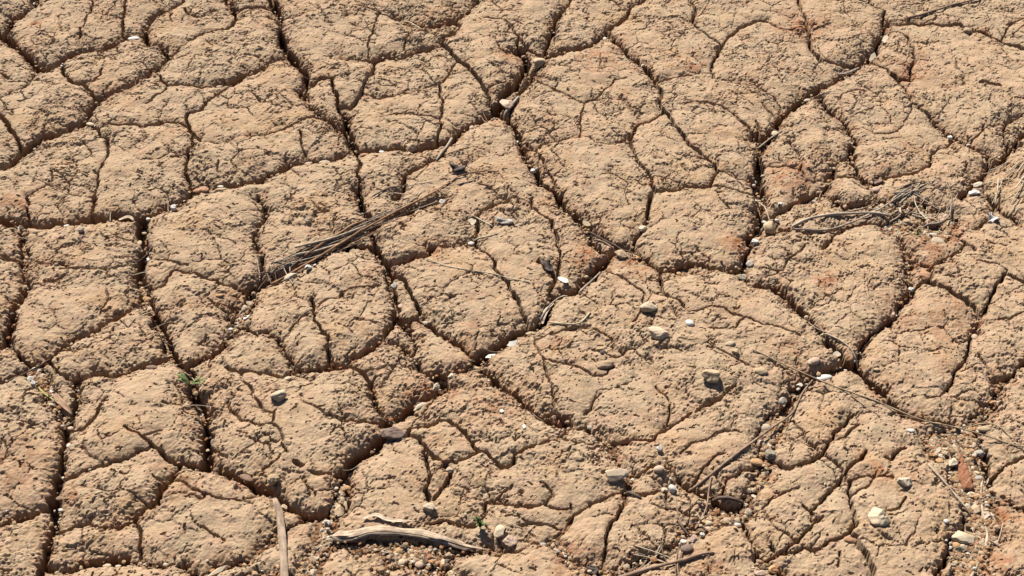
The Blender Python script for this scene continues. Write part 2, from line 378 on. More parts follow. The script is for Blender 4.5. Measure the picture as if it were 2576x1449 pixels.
2 2.4 8 762 1290 711 1274 680 1255 655 1232 649 1234
1 8.6 12 326 1100 339 1094 348 1080 362 1071 378 1067 400 1027
1 5.9 18 550 1077 564 1094 574 1113 584 1120 600 1116
1 7.6 20 537 1414 534 1409 546 1390 558 1372 566 1357 584 1350 603 1349 621 1344 638 1339 654 1334
1 8.5 14 654 1334 672 1354 689 1367 701 1385 716 1406 717 1424
1 13.1 10 654 1334 634 1319 604 1304 606 1294
3 1.4 4 429 1111 423 1088
3 1.7 4 606 1390 623 1390 635 1406 638 1405
1 3.6 14 544 1897 545 1897 536 1864 543 1846 552 1834 570 1821 589 1816 604 1825 617 1846 614 1864 600 1900
2 3.0 9 41 1679 58 1660 70 1641 69 1642
1 6.2 16 -409 1595 -422 1586 -437 1574 -440 1556 -421 1545
3 1.6 4 328 1565 356 1545 382 1527 410 1524 436 1510
3 1.6 3 301 1527 341 1524 356 1545
3 1.6 4 260 1584 262 1586 272 1562 297 1568 328 1565
3 1.7 4 210 1406 224 1385 227 1354 217 1324 217 1325
3 1.5 4 59 1411 59 1411 60 1380 67 1357
3 1.6 4 122 1481 157 1465 182 1484 200 1459 206 1464
3 1.7 4 151 1660 175 1641 208 1598 204 1571 186 1539
3 1.6 4 48 1460 46 1459 81 1454 107 1440
3 1.6 3 36 1507 43 1510 84 1527 124 1524 153 1498
3 1.5 4 235 1279 259 1299 282 1309 301 1321 318 1321
3 1.5 4 244 1224 249 1232 269 1255 296 1277
3 1.4 3 376 1130 348 1154 338 1186 366 1208 393 1222
3 1.5 3 501 1237 503 1246 483 1218 463 1208 460 1209
3 2.0 3 38 2197 40 2193 77 2158 132 2112
3 1.9 3 -237 2066 -190 2083 -134 2066 -131 2066
3 1.7 3 -768 1686 -708 1660 -653 1660 -606 1679
3 1.7 3 -576 1689 -544 1681
3 1.5 3 -604 1291 -569 1265 -567 1260
3 1.5 3 -412 1380 -387 1341 -339 1331
3 1.4 3 -470 1239 -463 1232 -423 1208 -385 1197 -342 1208 -340 1217
"""
STONES = """
rock|-9 2112 25.6 40.2 15.9 10|pink|pinkish triangular stone wedged upright in the widest upper crack
rock|-178 1980 20.7 17.9 11.1 0|tan|squarish tan stone leaning against the front of a clay plate
shell|37 1930 13.4 11.3 9.1 0|white|round white snail shell in the crack above the bundle of stalks
pebble|-229 1973 10.5 7.3 3.6 0|white|white pebble on the crack floor beside a reddish crumb
pebble|-259 1966 18.7 8.7 4.4 10|red|reddish flat pebble at the corner of a clay plate
pebble|-736 2334 23.3 10.7 5.4 15|white|flat white stone lying in the topmost slanting crack
pebble|-856 2248 8.6 7.1 3.5 0|white|tiny white pebble at the foot of a plate near the upper corner
pebble|-354 1938 13.4 8.6 4.3 0|pink|pinkish white pebble, squarish, one of two side by side in a long crack
pebble|-327 1944 19.5 8.6 4.3 8|cream|longer cream pebble, one of two side by side in a long crack
pebble|-499 1879 10.5 5.6 2.8 0|white|small white oval pebble deep in the shadowed long crack
pebble|-759 2053 15.8 9.0 4.5 -15|cream|cream flat pebble at the bend of a crack between two slabs
pebble|-544 2168 11.9 5.8 2.9 0|pink|small pale pink chip under the lip of a slab
clod|-530 1866 27.2 15.3 7.7 15|red|reddish triangular clod under the end of a long slab
pebble|-496 1866 20.4 7.0 3.5 5|tan|flat tan chip below the long slab beside a reddish clod
shell|-742 1784 10.2 7.4 5.9 0|white|white snail shell in the crack below a slab near the edge of the picture
shell|-817 1776 7.9 5.5 4.4 0|white|small white snail shell beside the slab corner at the end of the crack
pebble|-721 1788 8.8 9.0 4.4 0|grey|greyish pebble in the crack beside two white shells
shell|-567 1816 11.6 8.2 6.6 0|white|white snail shell at the crack edge above a broad plate
shell|-605 1789 8.4 6.3 5.0 0|white|white snail shell where the horizontal and vertical cracks meet
shell|-706 1749 10.1 11.3 8.0 29|pale|pale greenish shell standing alone on top of a squarish plate
pebble|-596 1714 10.8 9.5 4.8 0|white|white chip caught in the wide vertical crack
pebble|-609 1732 8.7 13.1 4.3 10|tan|tan upright crumb in the wide vertical crack
pebble|-579 1617 14.6 10.4 5.2 0|orange|orange brown pebble in the wide vertical crack
pebble|-578 1597 14.5 10.3 5.1 0|red|reddish pebble at the bottom of the wide vertical crack
pebble|-569 1593 9.1 12.3 4.6 0|pink|pinkish pebble beside a reddish pebble in the vertical crack
shell|-325 1663 11.0 8.8 7.1 0|white|larger white snail shell under the bundle of stalks
shell|-315 1669 6.4 6.0 4.8 0|white|smaller white snail shell beside another under the bundle of stalks
shell|-337 1774 9.7 9.2 7.4 0|pale|pale snail shell lying on rough clay above the stalks
shell|-712 1428 11.0 7.7 6.2 0|white|white snail shell in the gravel hollow beside a dark thin twig
shell|-702 1413 9.0 6.4 5.1 0|white|white snail shell, lower of the pair in the gravel hollow
pebble|-676 1407 6.6 4.9 2.4 0|white|tiny white pebble at the rim of the gravel hollow
shell|-411 1605 10.0 7.6 6.1 0|white|white snail shell at the tip of the stalk bundle
pebble|-431 1534 8.1 5.6 2.8 0|white|small white chip among crumbs below the stalk bundle
flake|-412 1570 9.5 20.9 2.8 -15|white|upright white bone-like fragment between two plates
pebble|-480 1458 13.1 8.5 4.2 26|pink|pinkish pebble in the crack junction above the green seedling
rock|-351 1646 25.4 11.7 7.2 34|pale|long pale stone lying along the stalk bundle
pebble|-331 1426 11.8 7.6 3.8 26|pale|pale pebble below a plate near the middle of the picture
pebble|-535 1448 17.8 8.4 4.2 0|brown|brownish flat crumb at the foot of a long low clod
rock|216 1765 14.5 12.7 7.9 29|pale|pale angular stone in the notch between two rounded plates
flake|124 1783 19.4 11.9 3.6 -29|tan|flat tan chip leaning on the crack wall
rock|176 1693 23.2 16.7 10.3 0|tan|greyish tan angular stone at the crack crossing
leaf|56 1665 25.5 15.2 3.8 -51|dark|dark curled dead leaf lying on a clay plate
flake|81 1635 25.2 11.1 3.3 -53|white|slanted white shard at the edge of a reddish plate
shell|-186 1626 10.5 10.4 8.4 0|white|white snail shell in the steep crack under the stalks
flake|-65 1779 15.4 15.6 4.6 -41|pale|pale oval flake standing on a small plate
leaf|-12 1772 13.2 32.3 3.3 76|grey|withered grey flower head on a clay plate
pebble|-67 1732 10.9 8.7 4.4 41|white|white bit at the end of a pale root
rock|211 1565 28.8 20.7 12.8 0|greytan|greyish triangular stone on the large plate
rock|220 1504 33.3 20.2 12.5 -27|cream|cream wedge-shaped stone on the large plate
pebble|136 1472 9.6 9.7 4.8 0|dark|dark brown round pellet on the large plate
clod|138 1448 29.6 15.3 7.7 10|pale|flat pale clay crumb on the large plate near a dark pellet
flake|0 1502 18.1 11.7 3.5 33|white|white shard, longer one, in the crack below the middle plate
flake|-32 1478 16.8 9.3 2.8 10|white|white shard, lower one, in the crack below the middle plate
rock|-55 1456 14.3 12.5 7.8 0|tan|tan cube-like stone where four cracks meet
pebble|-173 1580 9.1 10.2 4.5 0|pink|pink pebble in the steep crack left of the middle plate
rock|-90 1426 9.8 9.9 6.1 0|pale|pale stone chip in the gravel-filled crack
rock|-112 1409 9.7 15.8 6.0 -32|pale|long pale stone chip at the end of the gravel-filled crack
pebble|29 1529 17.1 8.0 4.0 0|tan|ring-shaped tan chip in the crack beside a bark strip
shell|-117 1836 12.6 4.9 3.9 10|white|long white shell at the tip of the stalk bundle
rock|426 1769 24.2 26.7 15.0 47|tan|tan elongated stone in the wide crack beside a white shell
shell|439 1784 10.2 7.4 5.9 0|white|white snail shell against an elongated tan stone
pebble|424 1801 9.8 8.1 4.1 -29|white|small white pebble above the elongated tan stone
rock|396 1730 13.5 11.3 7.0 0|white|white stone on the plate edge in the wide crack
shell|450 1821 8.9 5.6 4.5 0|white|white snail shell above the dark gap near the long stick
pebble|382 1680 12.8 14.9 6.4 0|grey|grey pebble at the lower end of the wide crack
pebble|370 1663 16.1 12.7 6.4 0|greytan|greyish pebble in a cluster where the gravel band ends
rock|365 1644 13.5 11.7 7.2 0|greygreen|dark greenish stone in the corner of the crack
pebble|271 1532 15.5 13.2 6.6 -39|white|white oval pebble alone on the large plate
rock|333 1470 11.1 10.5 6.5 0|tan|tan little stone on the large plate above the long stalk
pebble|328 1488 16.8 9.8 4.9 15|greytan|flat greyish pebble on the large plate beside a little tan stone
pebble|448 1452 21.8 12.7 6.3 26|pink|pinkish grey oval pebble at the edge of the large plate
pebble|461 1428 25.5 12.5 6.3 15|white|white pebble in the crack by the long stalk
rock|291 1417 27.4 26.5 16.4 -26|tan|tan five-sided stone on the large plate beside the long stalk
pebble|366 1429 20.6 14.0 7.0 -15|tan|tan oval pebble just below the long stalk
flake|487 1474 12.0 19.9 3.6 -44|pale|pale shard deep in the dark crack crossing
shell|632 1627 9.7 9.7 7.7 0|white|white snail shell at a crack junction by the rounded plate
pebble|693 1758 19.7 8.8 4.4 5|white|white oval pebble in the debris heap
pebble|699 1741 23.1 16.7 8.3 -10|greytan|grey striped pebble in the debris heap
clod|660 1787 19.9 18.8 9.4 0|tan|round tan clod in the debris heap
rock|783 1852 20.3 14.0 8.7 -10|white|white stone, lower of two beside the pale straw
rock|795 1875 18.2 14.2 8.8 10|pale|pale grey stone, upper of two beside the pale straw
leaf|796 1780 17.6 16.2 4.1 41|white|white papery flake on clay by the right debris
clod|656 1648 21.2 18.9 9.5 -40|red|reddish clod beside a rounded plate
pebble|705 1516 10.1 12.3 5.1 -15|pink|pink pebble at the lower end of a dark crack
pebble|541 1444 9.9 6.9 3.4 0|tan|tan chip in the crack by the dark crossing
rock|-338 1381 25.1 19.9 12.4 0|greytan|rounded greyish stone on the plate beside the green seedling
clod|-327 1231 18.2 18.1 9.1 10|greytan|smooth rounded clod set into the front of a plate
pebble|-624 1297 6.7 8.2 3.4 0|white|small white shell bit in the long left crack
pebble|-611 1188 7.2 5.7 2.9 0|white|white pebble where a side crack joins the long left crack
pebble|-529 1096 11.4 6.8 3.4 0|cream|larger cream pebble of a pair below the corner plate
pebble|-515 1097 8.0 5.5 2.7 0|pale|smaller pale pebble of a pair below the corner plate
pebble|-453 1098 7.3 6.5 3.2 0|pale|round pale pebble below the corner plate near red crumbs
shell|-248 1163 11.4 7.2 5.8 10|white|white snail shell beside the flat wooden stick
rock|-309 1191 10.1 8.9 5.5 0|tan|small tan stone at the upper end of the flat wooden stick
rock|-382 1084 31.0 8.5 5.3 40|cream|long cream stone pointing up from the gravel
rock|-334 1071 11.3 9.6 6.0 0|pink|pinkish stone at the bottom edge by the flat wooden stick
rock|-273 1073 13.0 9.0 5.6 0|pink|pale pink stone right of the flat wooden stick
pebble|-630 1332 8.7 7.6 3.8 0|pink|pink pebble in the fork of the long left crack
pebble|-631 1366 6.5 6.3 3.1 0|white|white pebble by the brown blade of a dead leaf
pebble|-257 1121 7.0 8.2 3.5 0|white|white chip among crumbs beside the flat wooden stick
rock|-235 1189 16.2 23.8 10.0 24|tan|tall tan stone standing in the gravel crack
pebble|-242 1222 9.1 6.2 3.1 0|cream|cream pebble above a tall tan stone in the crack
pebble|-366 1240 22.0 10.4 5.2 -31|brown|brown stone wedged in the diagonal crack
pebble|-411 1249 11.0 7.0 3.5 0|red|reddish pebble in the diagonal crack
pebble|-616 1205 10.8 8.5 4.3 0|brown|brown pebble in the long left crack
rock|-169 1316 37.7 20.2 12.5 -5|purple|large dark purplish oval stone in the crack
rock|145 1238 33.0 19.5 12.1 10|greytan|flat-topped angular stone at the edge of a plate
shell|206 1285 9.7 7.6 6.1 0|white|round white snail shell perched above a hole
shell|218 1216 12.0 8.0 6.4 0|white|larger white snail shell of a touching pair
shell|207 1213 9.8 6.5 5.2 0|pale|smaller pale snail shell of a touching pair
pebble|202 1247 16.2 13.2 6.6 15|pink|pinkish stone between two little clods
rock|-112 1185 16.5 14.3 8.9 -46|greytan|tapering greyish stone at the foot of a sliver of clay
rock|-17 1143 14.1 21.8 8.7 -5|cream|cream upright stone beside the green sprout
rock|-3 1129 20.2 17.0 10.6 0|pink|pinkish round stone next to a cream upright stone
rock|-29 1139 8.8 15.5 5.5 24|brown|narrow brown stone beside the green sprout
clod|-86 1249 11.8 8.7 4.3 0|pink|pink little clod in a gap between plates
pebble|-108 1104 13.9 9.1 4.5 -10|orange|orange oval pebble in the gravel below the bark
rock|-88 1099 8.7 15.2 5.4 35|cream|cream upright chip in the gravel below the bark
pebble|-121 1098 12.1 12.3 6.1 35|pink|pinkish stone in the gravel below the bark
rock|-167 1120 14.0 7.1 4.4 0|cream|cream stone in the shadow under the bark
rock|-127 1117 9.1 9.2 5.6 0|tan|tan stone in the shadow under the bark
flake|-15 1356 6.9 7.0 2.1 0|white|white fleck on the plate, upper one
flake|17 1325 6.0 9.0 1.8 0|white|white fleck on the plate, lower one
pebble|41 1126 8.8 5.9 2.9 0|grey|grey pebble on rough clay right of a pinkish round stone
pebble|60 1118 9.4 5.9 2.9 -24|grey|bluish grey chip in the gravel patch
pebble|69 1111 8.7 5.8 2.9 -46|white|white chip in the gravel patch
leaf|105 1087 11.4 15.4 2.8 64|dark|dark grey leaf scrap beside a twig
shell|123 1075 6.9 5.3 4.2 0|white|white snail shell above the bottom stick
shell|224 1130 7.0 6.3 5.0 0|white|white snail shell at the corner of a plate by the twig pile
rock|-134 1369 23.0 7.9 4.9 43|pale|long pale stone lying along the gravel band
pebble|-101 1081 10.3 4.8 2.4 0|pink|pinkish chip at the lower end of the gravel pit
pebble|-61 1072 11.3 7.3 3.7 -24|pink|pink pebble at the bottom edge in a crack
rock|-228 1206 11.9 22.4 7.4 15|tan|tall tan stone by the crack left of a bark piece
pebble|-228 1230 12.8 8.6 4.3 0|orange|orange crumb in the gravel above a tall tan stone
shell|392 1379 12.7 9.1 7.3 0|grey|grey spiral snail shell by the forked twig
pebble|362 1335 16.3 14.2 7.1 0|greytan|round greyish pebble by the forked twig
pebble|341 1267 20.3 12.6 6.3 -10|orange|orange tan pebble beside the gravel lane
rock|534 1220 20.9 16.9 10.5 -10|pale|pale blocky stone on a plate
rock|486 1159 27.6 31.4 17.1 -5|cream|big cream kite-shaped stone on a plate
rock|595 1140 39.7 21.8 13.5 -30|yellow|big yellowish broken stone in the gravel lane
rock|591 1121 19.2 11.7 7.3 -5|greygreen|dark grey stone below a big yellowish one
pebble|446 1129 17.5 9.5 4.8 -10|red|reddish brown oval pebble in a thin crack
pebble|566 1321 11.7 7.2 3.6 -15|white|white pebble under the long stalk
rock|613 1266 12.9 14.2 8.0 0|pale|pale grey stone beside the red brick fragment
pebble|610 1253 11.8 5.9 3.0 -5|cream|flat cream chip beside the red brick fragment
pebble|596 1269 11.5 9.8 4.9 0|orange|tan round pebble in the gravel by a red fragment
brick|626 1253 17.5 72.4 5.2 -3|brick|long red brick fragment in the gravel lane
pebble|672 1329 20.8 9.8 4.9 0|tan|flat oval pebble beside the long stalk
rock|656 1286 16.0 12.0 7.4 0|grey|grey fan-shaped stone right of the red brick fragment
pebble|644 1241 13.6 10.7 5.4 0|grey|grey pebble at the lower end of the red brick fragment
rock|638 1174 16.1 12.6 7.8 0|pink|pinkish stone next to a thin upright twig
rock|627 1187 15.1 15.9 9.3 10|tan|tan stone between two twigs in the gravel lane
pebble|263 1157 17.7 7.6 3.8 0|pale|pale oval pebble in the gravel pocket
pebble|302 1162 9.9 6.7 3.3 10|white|white pebble at the head of a dark crack
shell|227 1131 9.8 7.1 5.7 24|white|white snail shell near a pinkish stone
shell|252 1140 8.1 6.3 5.0 0|white|white snail shell on the gravel above a clod
rock|238 1130 15.8 10.2 6.3 24|pink|pinkish stone between two white snail shells
pebble|229 1114 17.4 13.7 6.8 0|purple|purplish brown pebble at the side of a clod
rock|343 1090 18.3 12.2 7.5 -5|orange|orange tan stone in the lower gravel crack
rock|320 1077 16.5 11.5 7.1 -29|pink|pale pink stone in the lower gravel crack
pebble|288 1170 15.0 9.0 4.5 -24|pink|pink pebble in the gravel pocket
rock|337 1069 15.4 7.5 4.7 0|cream|cream stone at the bottom edge in a gravel crack
pebble|625 1223 10.9 8.6 4.3 0|pink|pinkish pebble beside the foot of the red fragment
rock|362 1281 16.7 18.2 10.4 0|greygreen|dark grey stone in the gravel lane below the forked twig
flake|331 1210 11.9 6.5 1.9 -30|pale|striped pale shell fragment below a small clod
pebble|578 1157 7.8 6.6 3.3 0|white|white crumb above a big yellowish stone
pebble|298 1187 19.7 11.1 5.6 -5|darkred|dark red seed pod below the dark stick
pebble|587 1244 8.1 6.9 3.5 0|red|reddish crumb by a small twig
rock|592 1129 12.3 6.2 3.8 0|tan|tan chip at the foot of a big yellowish stone
pebble|627 1211 14.5 10.2 5.1 10|cream|cream pebble above a tan stone in the gravel lane
pebble|470 2026 13.3 14.9 6.7 -31|cream|cream smooth stone at the foot of the shadowed plate
pebble|580 2167 9.9 9.5 4.7 0|white|white pebble under the overhanging plate
clod|890 2355 18.2 17.1 8.5 0|tan|little tan clod below the topmost stick
shell|781 2017 10.4 6.1 4.8 0|white|white snail shell at the plate rim above the dry straw
flake|724 2326 23.3 12.1 3.6 69|pale|pale husk in the dark crack, upper one
flake|690 2268 28.0 11.8 3.5 65|pale|pale husk in the dark crack, lower one
leaf|628 1894 20.6 20.1 5.0 62|brown|brown fan-shaped husk by the small clod
pebble|621 1868 13.6 11.6 5.8 0|pink|pinkish pebble under a brown husk
pebble|545 2134 14.7 7.8 3.9 10|pale|pale crumb on the ledge below the overhang
leaf|-94 1911 18.4 28.9 4.6 77|dark|black withered seed head on a plate above the stalks
pebble|182 2342 9.3 9.6 4.7 0|white|small white pebble where three upper plates meet
pebble|-72 2047 9.6 11.0 4.8 0|pink|pinkish chip beside the slanted twig
shell|10 2029 9.5 7.3 5.8 0|white|white snail shell in the narrow crack above the round one
rock|49 2241 27.8 22.3 13.9 46|tan|tan lump standing between two upper plates
pebble|-458 1603 12.5 6.2 3.1 0|orange|orange crumb at the end of the stalk bundle
"""
TWIGS = """
twig|2.63 1.84|bark|777 2395 823 2415 883 2445 909 2455 968 2485|brown stick lying at the top edge of the picture
twig|2.61 1.90|greybark|-107 2018 -119 1979 -132 1943|short grey twig propped against a plate edge
twig|2.94 1.96|greybark|13 2137 -2 2107 -16 2077|short grey twig beside a pinkish triangular stone
twig|2.85 2.19|palebark|461 1764 490 1782 523 1791 557 1796 595 1798 628 1790|thick pale stick in the debris heap
twig|1.75 1.31|greybark|463 1757 517 1757 564 1777 610 1806 647 1837 674 1859|long thin grey twig under the thick pale stick
twig|1.34 1.11|greybark|560 1815 594 1820 615 1811 630 1797|curved thin twig arching over the thick pale stick
twig|1.55 1.11|bark|530 1796 582 1813 618 1837|thin brown twig crossing behind the thick pale stick
twig|1.57 1.12|bark|676 1837 697 1830 718 1813|short brown twig near the dark debris
twig|1.56 1.11|greybark|661 1816 690 1797 713 1773|slanting grey twig above the oval pebbles
twig|1.32 0.88|greybark|628 1785 643 1796 661 1816|short bent twig joining the debris heap
twig|1.37 1.14|palebark|418 1893 421 1860 426 1828 430 1790|thin pale stalk standing in the wide crack
twig|1.41 1.17|palebark|435 1989 459 2011 482 2028|thin pale stalk across the wide crack
twig|3.50 2.50|greybark|614 2212 633 2219 659 2239|grey stick lying in the upper crack
twig|1.19 1.00|stalk|359 1474 399 1447 435 1424 469 1403 496 1390 531 1372 565 1351 591 1338 635 1326 678 1309 708 1294 725 1293|long bent dry stalk crossing the large plate edge
twig|1.16 0.58|stalk|476 1401 493 1385 510 1364 523 1351|short side branch of dry stalk under the long stalk
twig|1.33 0.95|stalk|657 1339 682 1338 696 1326 704 1307|curved dry stalk beside a flat oval pebble
twig|2.00 1.27|bark|242 1220 260 1230 277 1242 308 1270 335 1296 371 1329 400 1354 414 1377 426 1401 446 1430|long brown branch lying across the gravel lane
twig|1.28 1.09|bark|273 1234 268 1213 263 1188 251 1163 241 1149|thin brown twig hanging down from the long branch
twig|2.53 2.35|darkbark|268 1206 289 1202 315 1195|dark straight stick in the gap below the long branch
twig|1.76 1.23|bark|235 1142 250 1149 274 1154|brown twig in the gravel pocket
twig|1.60 1.24|darkbark|223 1161 229 1150 236 1141|short dark twig pointing at a brown twig
twig|2.73 2.05|bark|113 1066 157 1077 192 1087 222 1095 248 1104 263 1106|long straight brown stick at the bottom edge
twig|1.57 1.04|bark|181 1111 171 1094 162 1082|short brown twig leaning in the twig pile
twig|1.38 1.04|bark|158 1095 181 1106 199 1099|bent brown twig on top of the twig pile
twig|1.04 0.87|darkbark|167 1098 190 1105 211 1111 225 1120|dark thin twig at the back of the twig pile
twig|1.08 0.90|darkbark|204 1204 207 1192 209 1180|tiny dark twig below two white shells
twig|1.08 0.90|bark|221 1195 223 1172 228 1150|thin brown twig on a plate above the twig pile
twig|2.90 2.53|darkbark|156 1212 165 1207 175 1200|short dark stick in a crack
twig|1.84 1.29|palebark|576 1258 588 1232 601 1204 618 1174|pale twig at the rim of the gravel lane
twig|2.22 1.54|palebark|589 1069 616 1109 631 1141 634 1168 639 1208 650 1243|upright pale branch in the gravel lane
twig|1.25 0.89|bark|620 1168 628 1143 646 1117|thin brown twig crossing the upright pale branch
twig|1.09 0.73|palebark|641 1218 653 1232 661 1246|short side shoot of pale wood above the upright branch
twig|1.17 0.98|darkbark|-743 1416 -717 1441 -692 1470|dark thin twig over the gravel hollow
twig|1.03 0.82|stalk|-567 1574 -581 1550 -587 1531|thin dry stalk on the long low clod
twig|1.02 0.82|darkbark|-599 1546 -586 1531|tiny dark stalk on the long low clod
twig|0.85 0.85|straw|-138 1682 -103 1660 -61 1650 -23 1641 28 1625|very thin pale straw across the middle plate
twig|1.10 0.88|straw|-60 1789 -48 1777 -32 1763|short pale straw above the middle plate
twig|1.74 1.09|straw|-63 1736 -41 1739 -21 1745|pale root bit on the middle plate
twig|1.63 1.22|straw|55 1540 80 1535 104 1536 121 1559|pale flattened stem on the large plate edge
twig|1.90 1.48|greybark|119 1646 134 1665 152 1684|grey twig in the crack beside the reddish plate
twig|1.88 1.46|greybark|105 1609 118 1629 143 1667|second grey twig along the reddish plate
twig|1.63 1.23|greybark|42 1547 54 1574 73 1600 95 1606|grey bark strip lining the crack
twig|2.19 1.75|darkbark|127 1755 152 1735 178 1721 196 1720|dark twig along the crack at the rounded plate
twig|1.74 1.30|bark|131 1738 150 1728 166 1712|brown twig below a dark twig at the crack crossing
twig|1.62 1.21|palebark|474 1516 495 1500 508 1481 517 1458|pale twig bent over the dark crack crossing
twig|1.43 1.02|bark|463 1549 475 1524 490 1504|thin brown twig along the crack to the crossing
twig|1.20 1.00|bark|521 1476 534 1501 556 1524|thin twig in the crack below the rounded plate
twig|1.15 0.92|root|-22 1906 -43 1908 -89 1893 -106 1875 -124 1860|reddish thin rootlet looping from the stalk bundle
twig|0.92 0.92|root|-22 1906 -13 1886 -9 1860|thin rootlet curling down on a plate
twig|1.05 1.05|straw|-223 2400 -205 2395 -191 2381 -177 2364|pale straw bit on the uppermost plates
twig|1.06 0.71|root|-257 1161 -254 1146 -254 1128|thin reddish stem beside the flat wooden stick
blade|5.05 1.08|woodstick|-323 1202 -312 1174 -305 1141 -299 1109 -291 1057|flat weathered wooden stick reaching the bottom edge
log|7.04 4.23|log|-242 1142 -216 1140 -187 1147 -148 1146 -121 1143 -94 1135 -59 1124 -31 1120|thick piece of dry bark lying above the gravel pit
blade|5.05 0.78|leafbrown|-670 1401 -658 1382 -644 1367 -632 1355|brown dead leaf blade in the crack fork
blade|1.56 0.58|grassyellow|-695 1409 -682 1397 -664 1385|yellowish grass blade beside a brown dead leaf
blade|2.84 1.07|leafpale|-201 1165 -183 1172 -168 1164 -149 1161 -131 1162|curled pale leaf on top of the bark
blade|3.68 1.63|leafpale|47 1547 53 1571 65 1592|pale bark sliver in the crack
blade|3.10 1.33|leafpale|-655 1792 -641 1802 -628 1792|pale curled husk where two cracks meet
"""
BUNDLE = """
1.00 -384 1655 -322 1701 -259 1748 -193 1793 -126 1837
0.50 -384 1654 -323 1710 -260 1761 -194 1806 -126 1848
0.80 -383 1649 -323 1704 -260 1757 -194 1805 -126 1851
2.30 -381 1630 -320 1683 -258 1740 -194 1799 -126 1854
2.30 -347 1691 -326 1699 -306 1709 -286 1721 -266 1734
0.80 -382 1646 -362 1664 -342 1684 -322 1706 -302 1729
0.50 -325 1702 -301 1715 -276 1728 -251 1743 -226 1760
0.80 -339 1699 -302 1730 -264 1760 -225 1788 -185 1815
1.00 -366 1679 -342 1691 -318 1702 -293 1712 -269 1721
0.80 -326 1704 -297 1720 -267 1736 -237 1755 -207 1774
0.50 -327 1699 -291 1716 -256 1734 -220 1753 -184 1772
0.50 -313 1686 -278 1711 -242 1739 -206 1772 -169 1809
0.50 -351 1669 -335 1690 -319 1712 -302 1736 -286 1762
1.00 -365 1671 -341 1682 -316 1694 -291 1710 -267 1727
2.30 -351 1704 -325 1715 -300 1726 -275 1740 -249 1754
0.80 -287 1731 -262 1751 -238 1768 -212 1783 -187 1796
0.50 -288 1737 -260 1762 -231 1785 -201 1806 -170 1824
0.80 -336 1733 -303 1754 -269 1771 -235 1784 -200 1794
0.80 -337 1708 -318 1722 -299 1735 -279 1747 -260 1758
1.00 -381 1662 -362 1675 -342 1688 -322 1699 -302 1709
0.50 -379 1658 -345 1701 -311 1741 -275 1778 -238 1809
1.00 -372 1636 -354 1653 -336 1672 -318 1694 -300 1719
1.00 -339 1703 -304 1728 -267 1751 -230 1771 -193 1789
0.80 -344 1672 -319 1694 -294 1716 -268 1739 -242 1763
0.80 -293 1704 -276 1721 -260 1737 -242 1750 -225 1762
0.80 -340 1701 -314 1717 -289 1733 -263 1750 -237 1767
0.80 -383 1659 -348 1674 -313 1691 -277 1711 -242 1733
1.50 -296 1717 -278 1732 -259 1750 -240 1769 -221 1790
1.00 -340 1683 -325 1697 -310 1712 -294 1727 -279 1742
1.00 -368 1650 -348 1676 -326 1701 -305 1724 -282 1744
0.80 -378 1679 -351 1697 -324 1714 -297 1730 -269 1743
1.00 -298 1709 -274 1719 -250 1731 -226 1745 -201 1762
0.80 -341 1682 -307 1707 -272 1734 -237 1764 -202 1794
0.80 -292 1724 -266 1739 -239 1755 -213 1769 -186 1784
0.80 -371 1679 -345 1692 -319 1706 -293 1722 -267 1738
0.50 -355 1689 -328 1713 -302 1735 -274 1755 -247 1774
0.50 -344 1690 -323 1700 -302 1712 -281 1726 -259 1741
1.00 -322 1685 -301 1700 -280 1718 -259 1739 -237 1762
2.30 -334 1691 -310 1716 -286 1740 -262 1761 -237 1781
0.80 -318 1702 -301 1711 -284 1722 -266 1734 -249 1748
0.50 -289 1705 -271 1725 -252 1745 -234 1769 -215 1794
0.50 -291 1722 -273 1742 -255 1760 -236 1777 -217 1793
"""
STRAW = """
0.50 836 1880 852 1886 871 1894 890 1905
0.50 799 1873 813 1881 827 1890 842 1900
1.00 855 1831 860 1840 867 1850 875 1863
1.50 862 1838 877 1865 890 1891 900 1914
1.50 865 1897 870 1904 879 1916 891 1933
0.50 825 1844 837 1847 848 1849 859 1850
1.50 812 1827 819 1846 824 1864 829 1882
1.00 865 1917 868 1922 875 1931 885 1946
0.50 856 1903 862 1907 870 1914 881 1926
0.70 811 1914 821 1915 832 1921 846 1931
0.70 821 1862 838 1883 853 1899 864 1911
0.50 826 1922 832 1934 837 1944 840 1953
0.70 807 1826 820 1849 831 1869 839 1887
1.00 834 1814 847 1835 862 1858 878 1884
1.50 847 1847 857 1860 869 1877 885 1897
1.50 844 1895 851 1900 860 1908 872 1921
1.00 844 1900 854 1906 866 1916 882 1931
0.70 870 1922 894 1941 915 1957 935 1969
0.70 805 1874 810 1877 817 1883 826 1893
1.50 865 1878 880 1889 897 1904 917 1922
1.00 825 1914 838 1921 853 1930 870 1944
0.50 802 1871 822 1876 842 1882 862 1889
"""
VIEW = [(-1.026, 2.455), (1.026, 2.455), (0.656, 1.067), (-0.656, 1.067)]
RED = """
120 1688 27 1.0
193 1666 29 1.0
366 1718 25 1.0
483 1900 38 0.9
495 1639 14 1.0
508 1255 22 0.7
550 1236 21 0.7
-443 1222 16 0.6
-592 1206 19 0.6
-9 2263 22 0.8
-940 2380 15 1.0
746 2210 40 0.8
418 1456 39 0.4
-58 1524 20 0.6
-121 1698 21 0.7
167 2250 50 0.6
723 1751 30 1.0
670 1705 43 0.8
653 1174 28 0.9
627 1073 42 0.6
260 1081 34 0.5
-123 1400 27 0.9
-840 1826 35 0.7
535 1398 17 0.8
572 2366 41 0.9
343 2236 37 0.6
72 1495 16 0.8
-431 1595 24 0.6
71 1092 44 0.5
-26 1359 34 0.5
611 1577 41 0.5
-681 1245 45 0.5
656 1547 51 0.5
"""
SPROUTS = [(-0.4694, 1.4051), (-0.043, 1.1522), (0.6673, 1.753)]
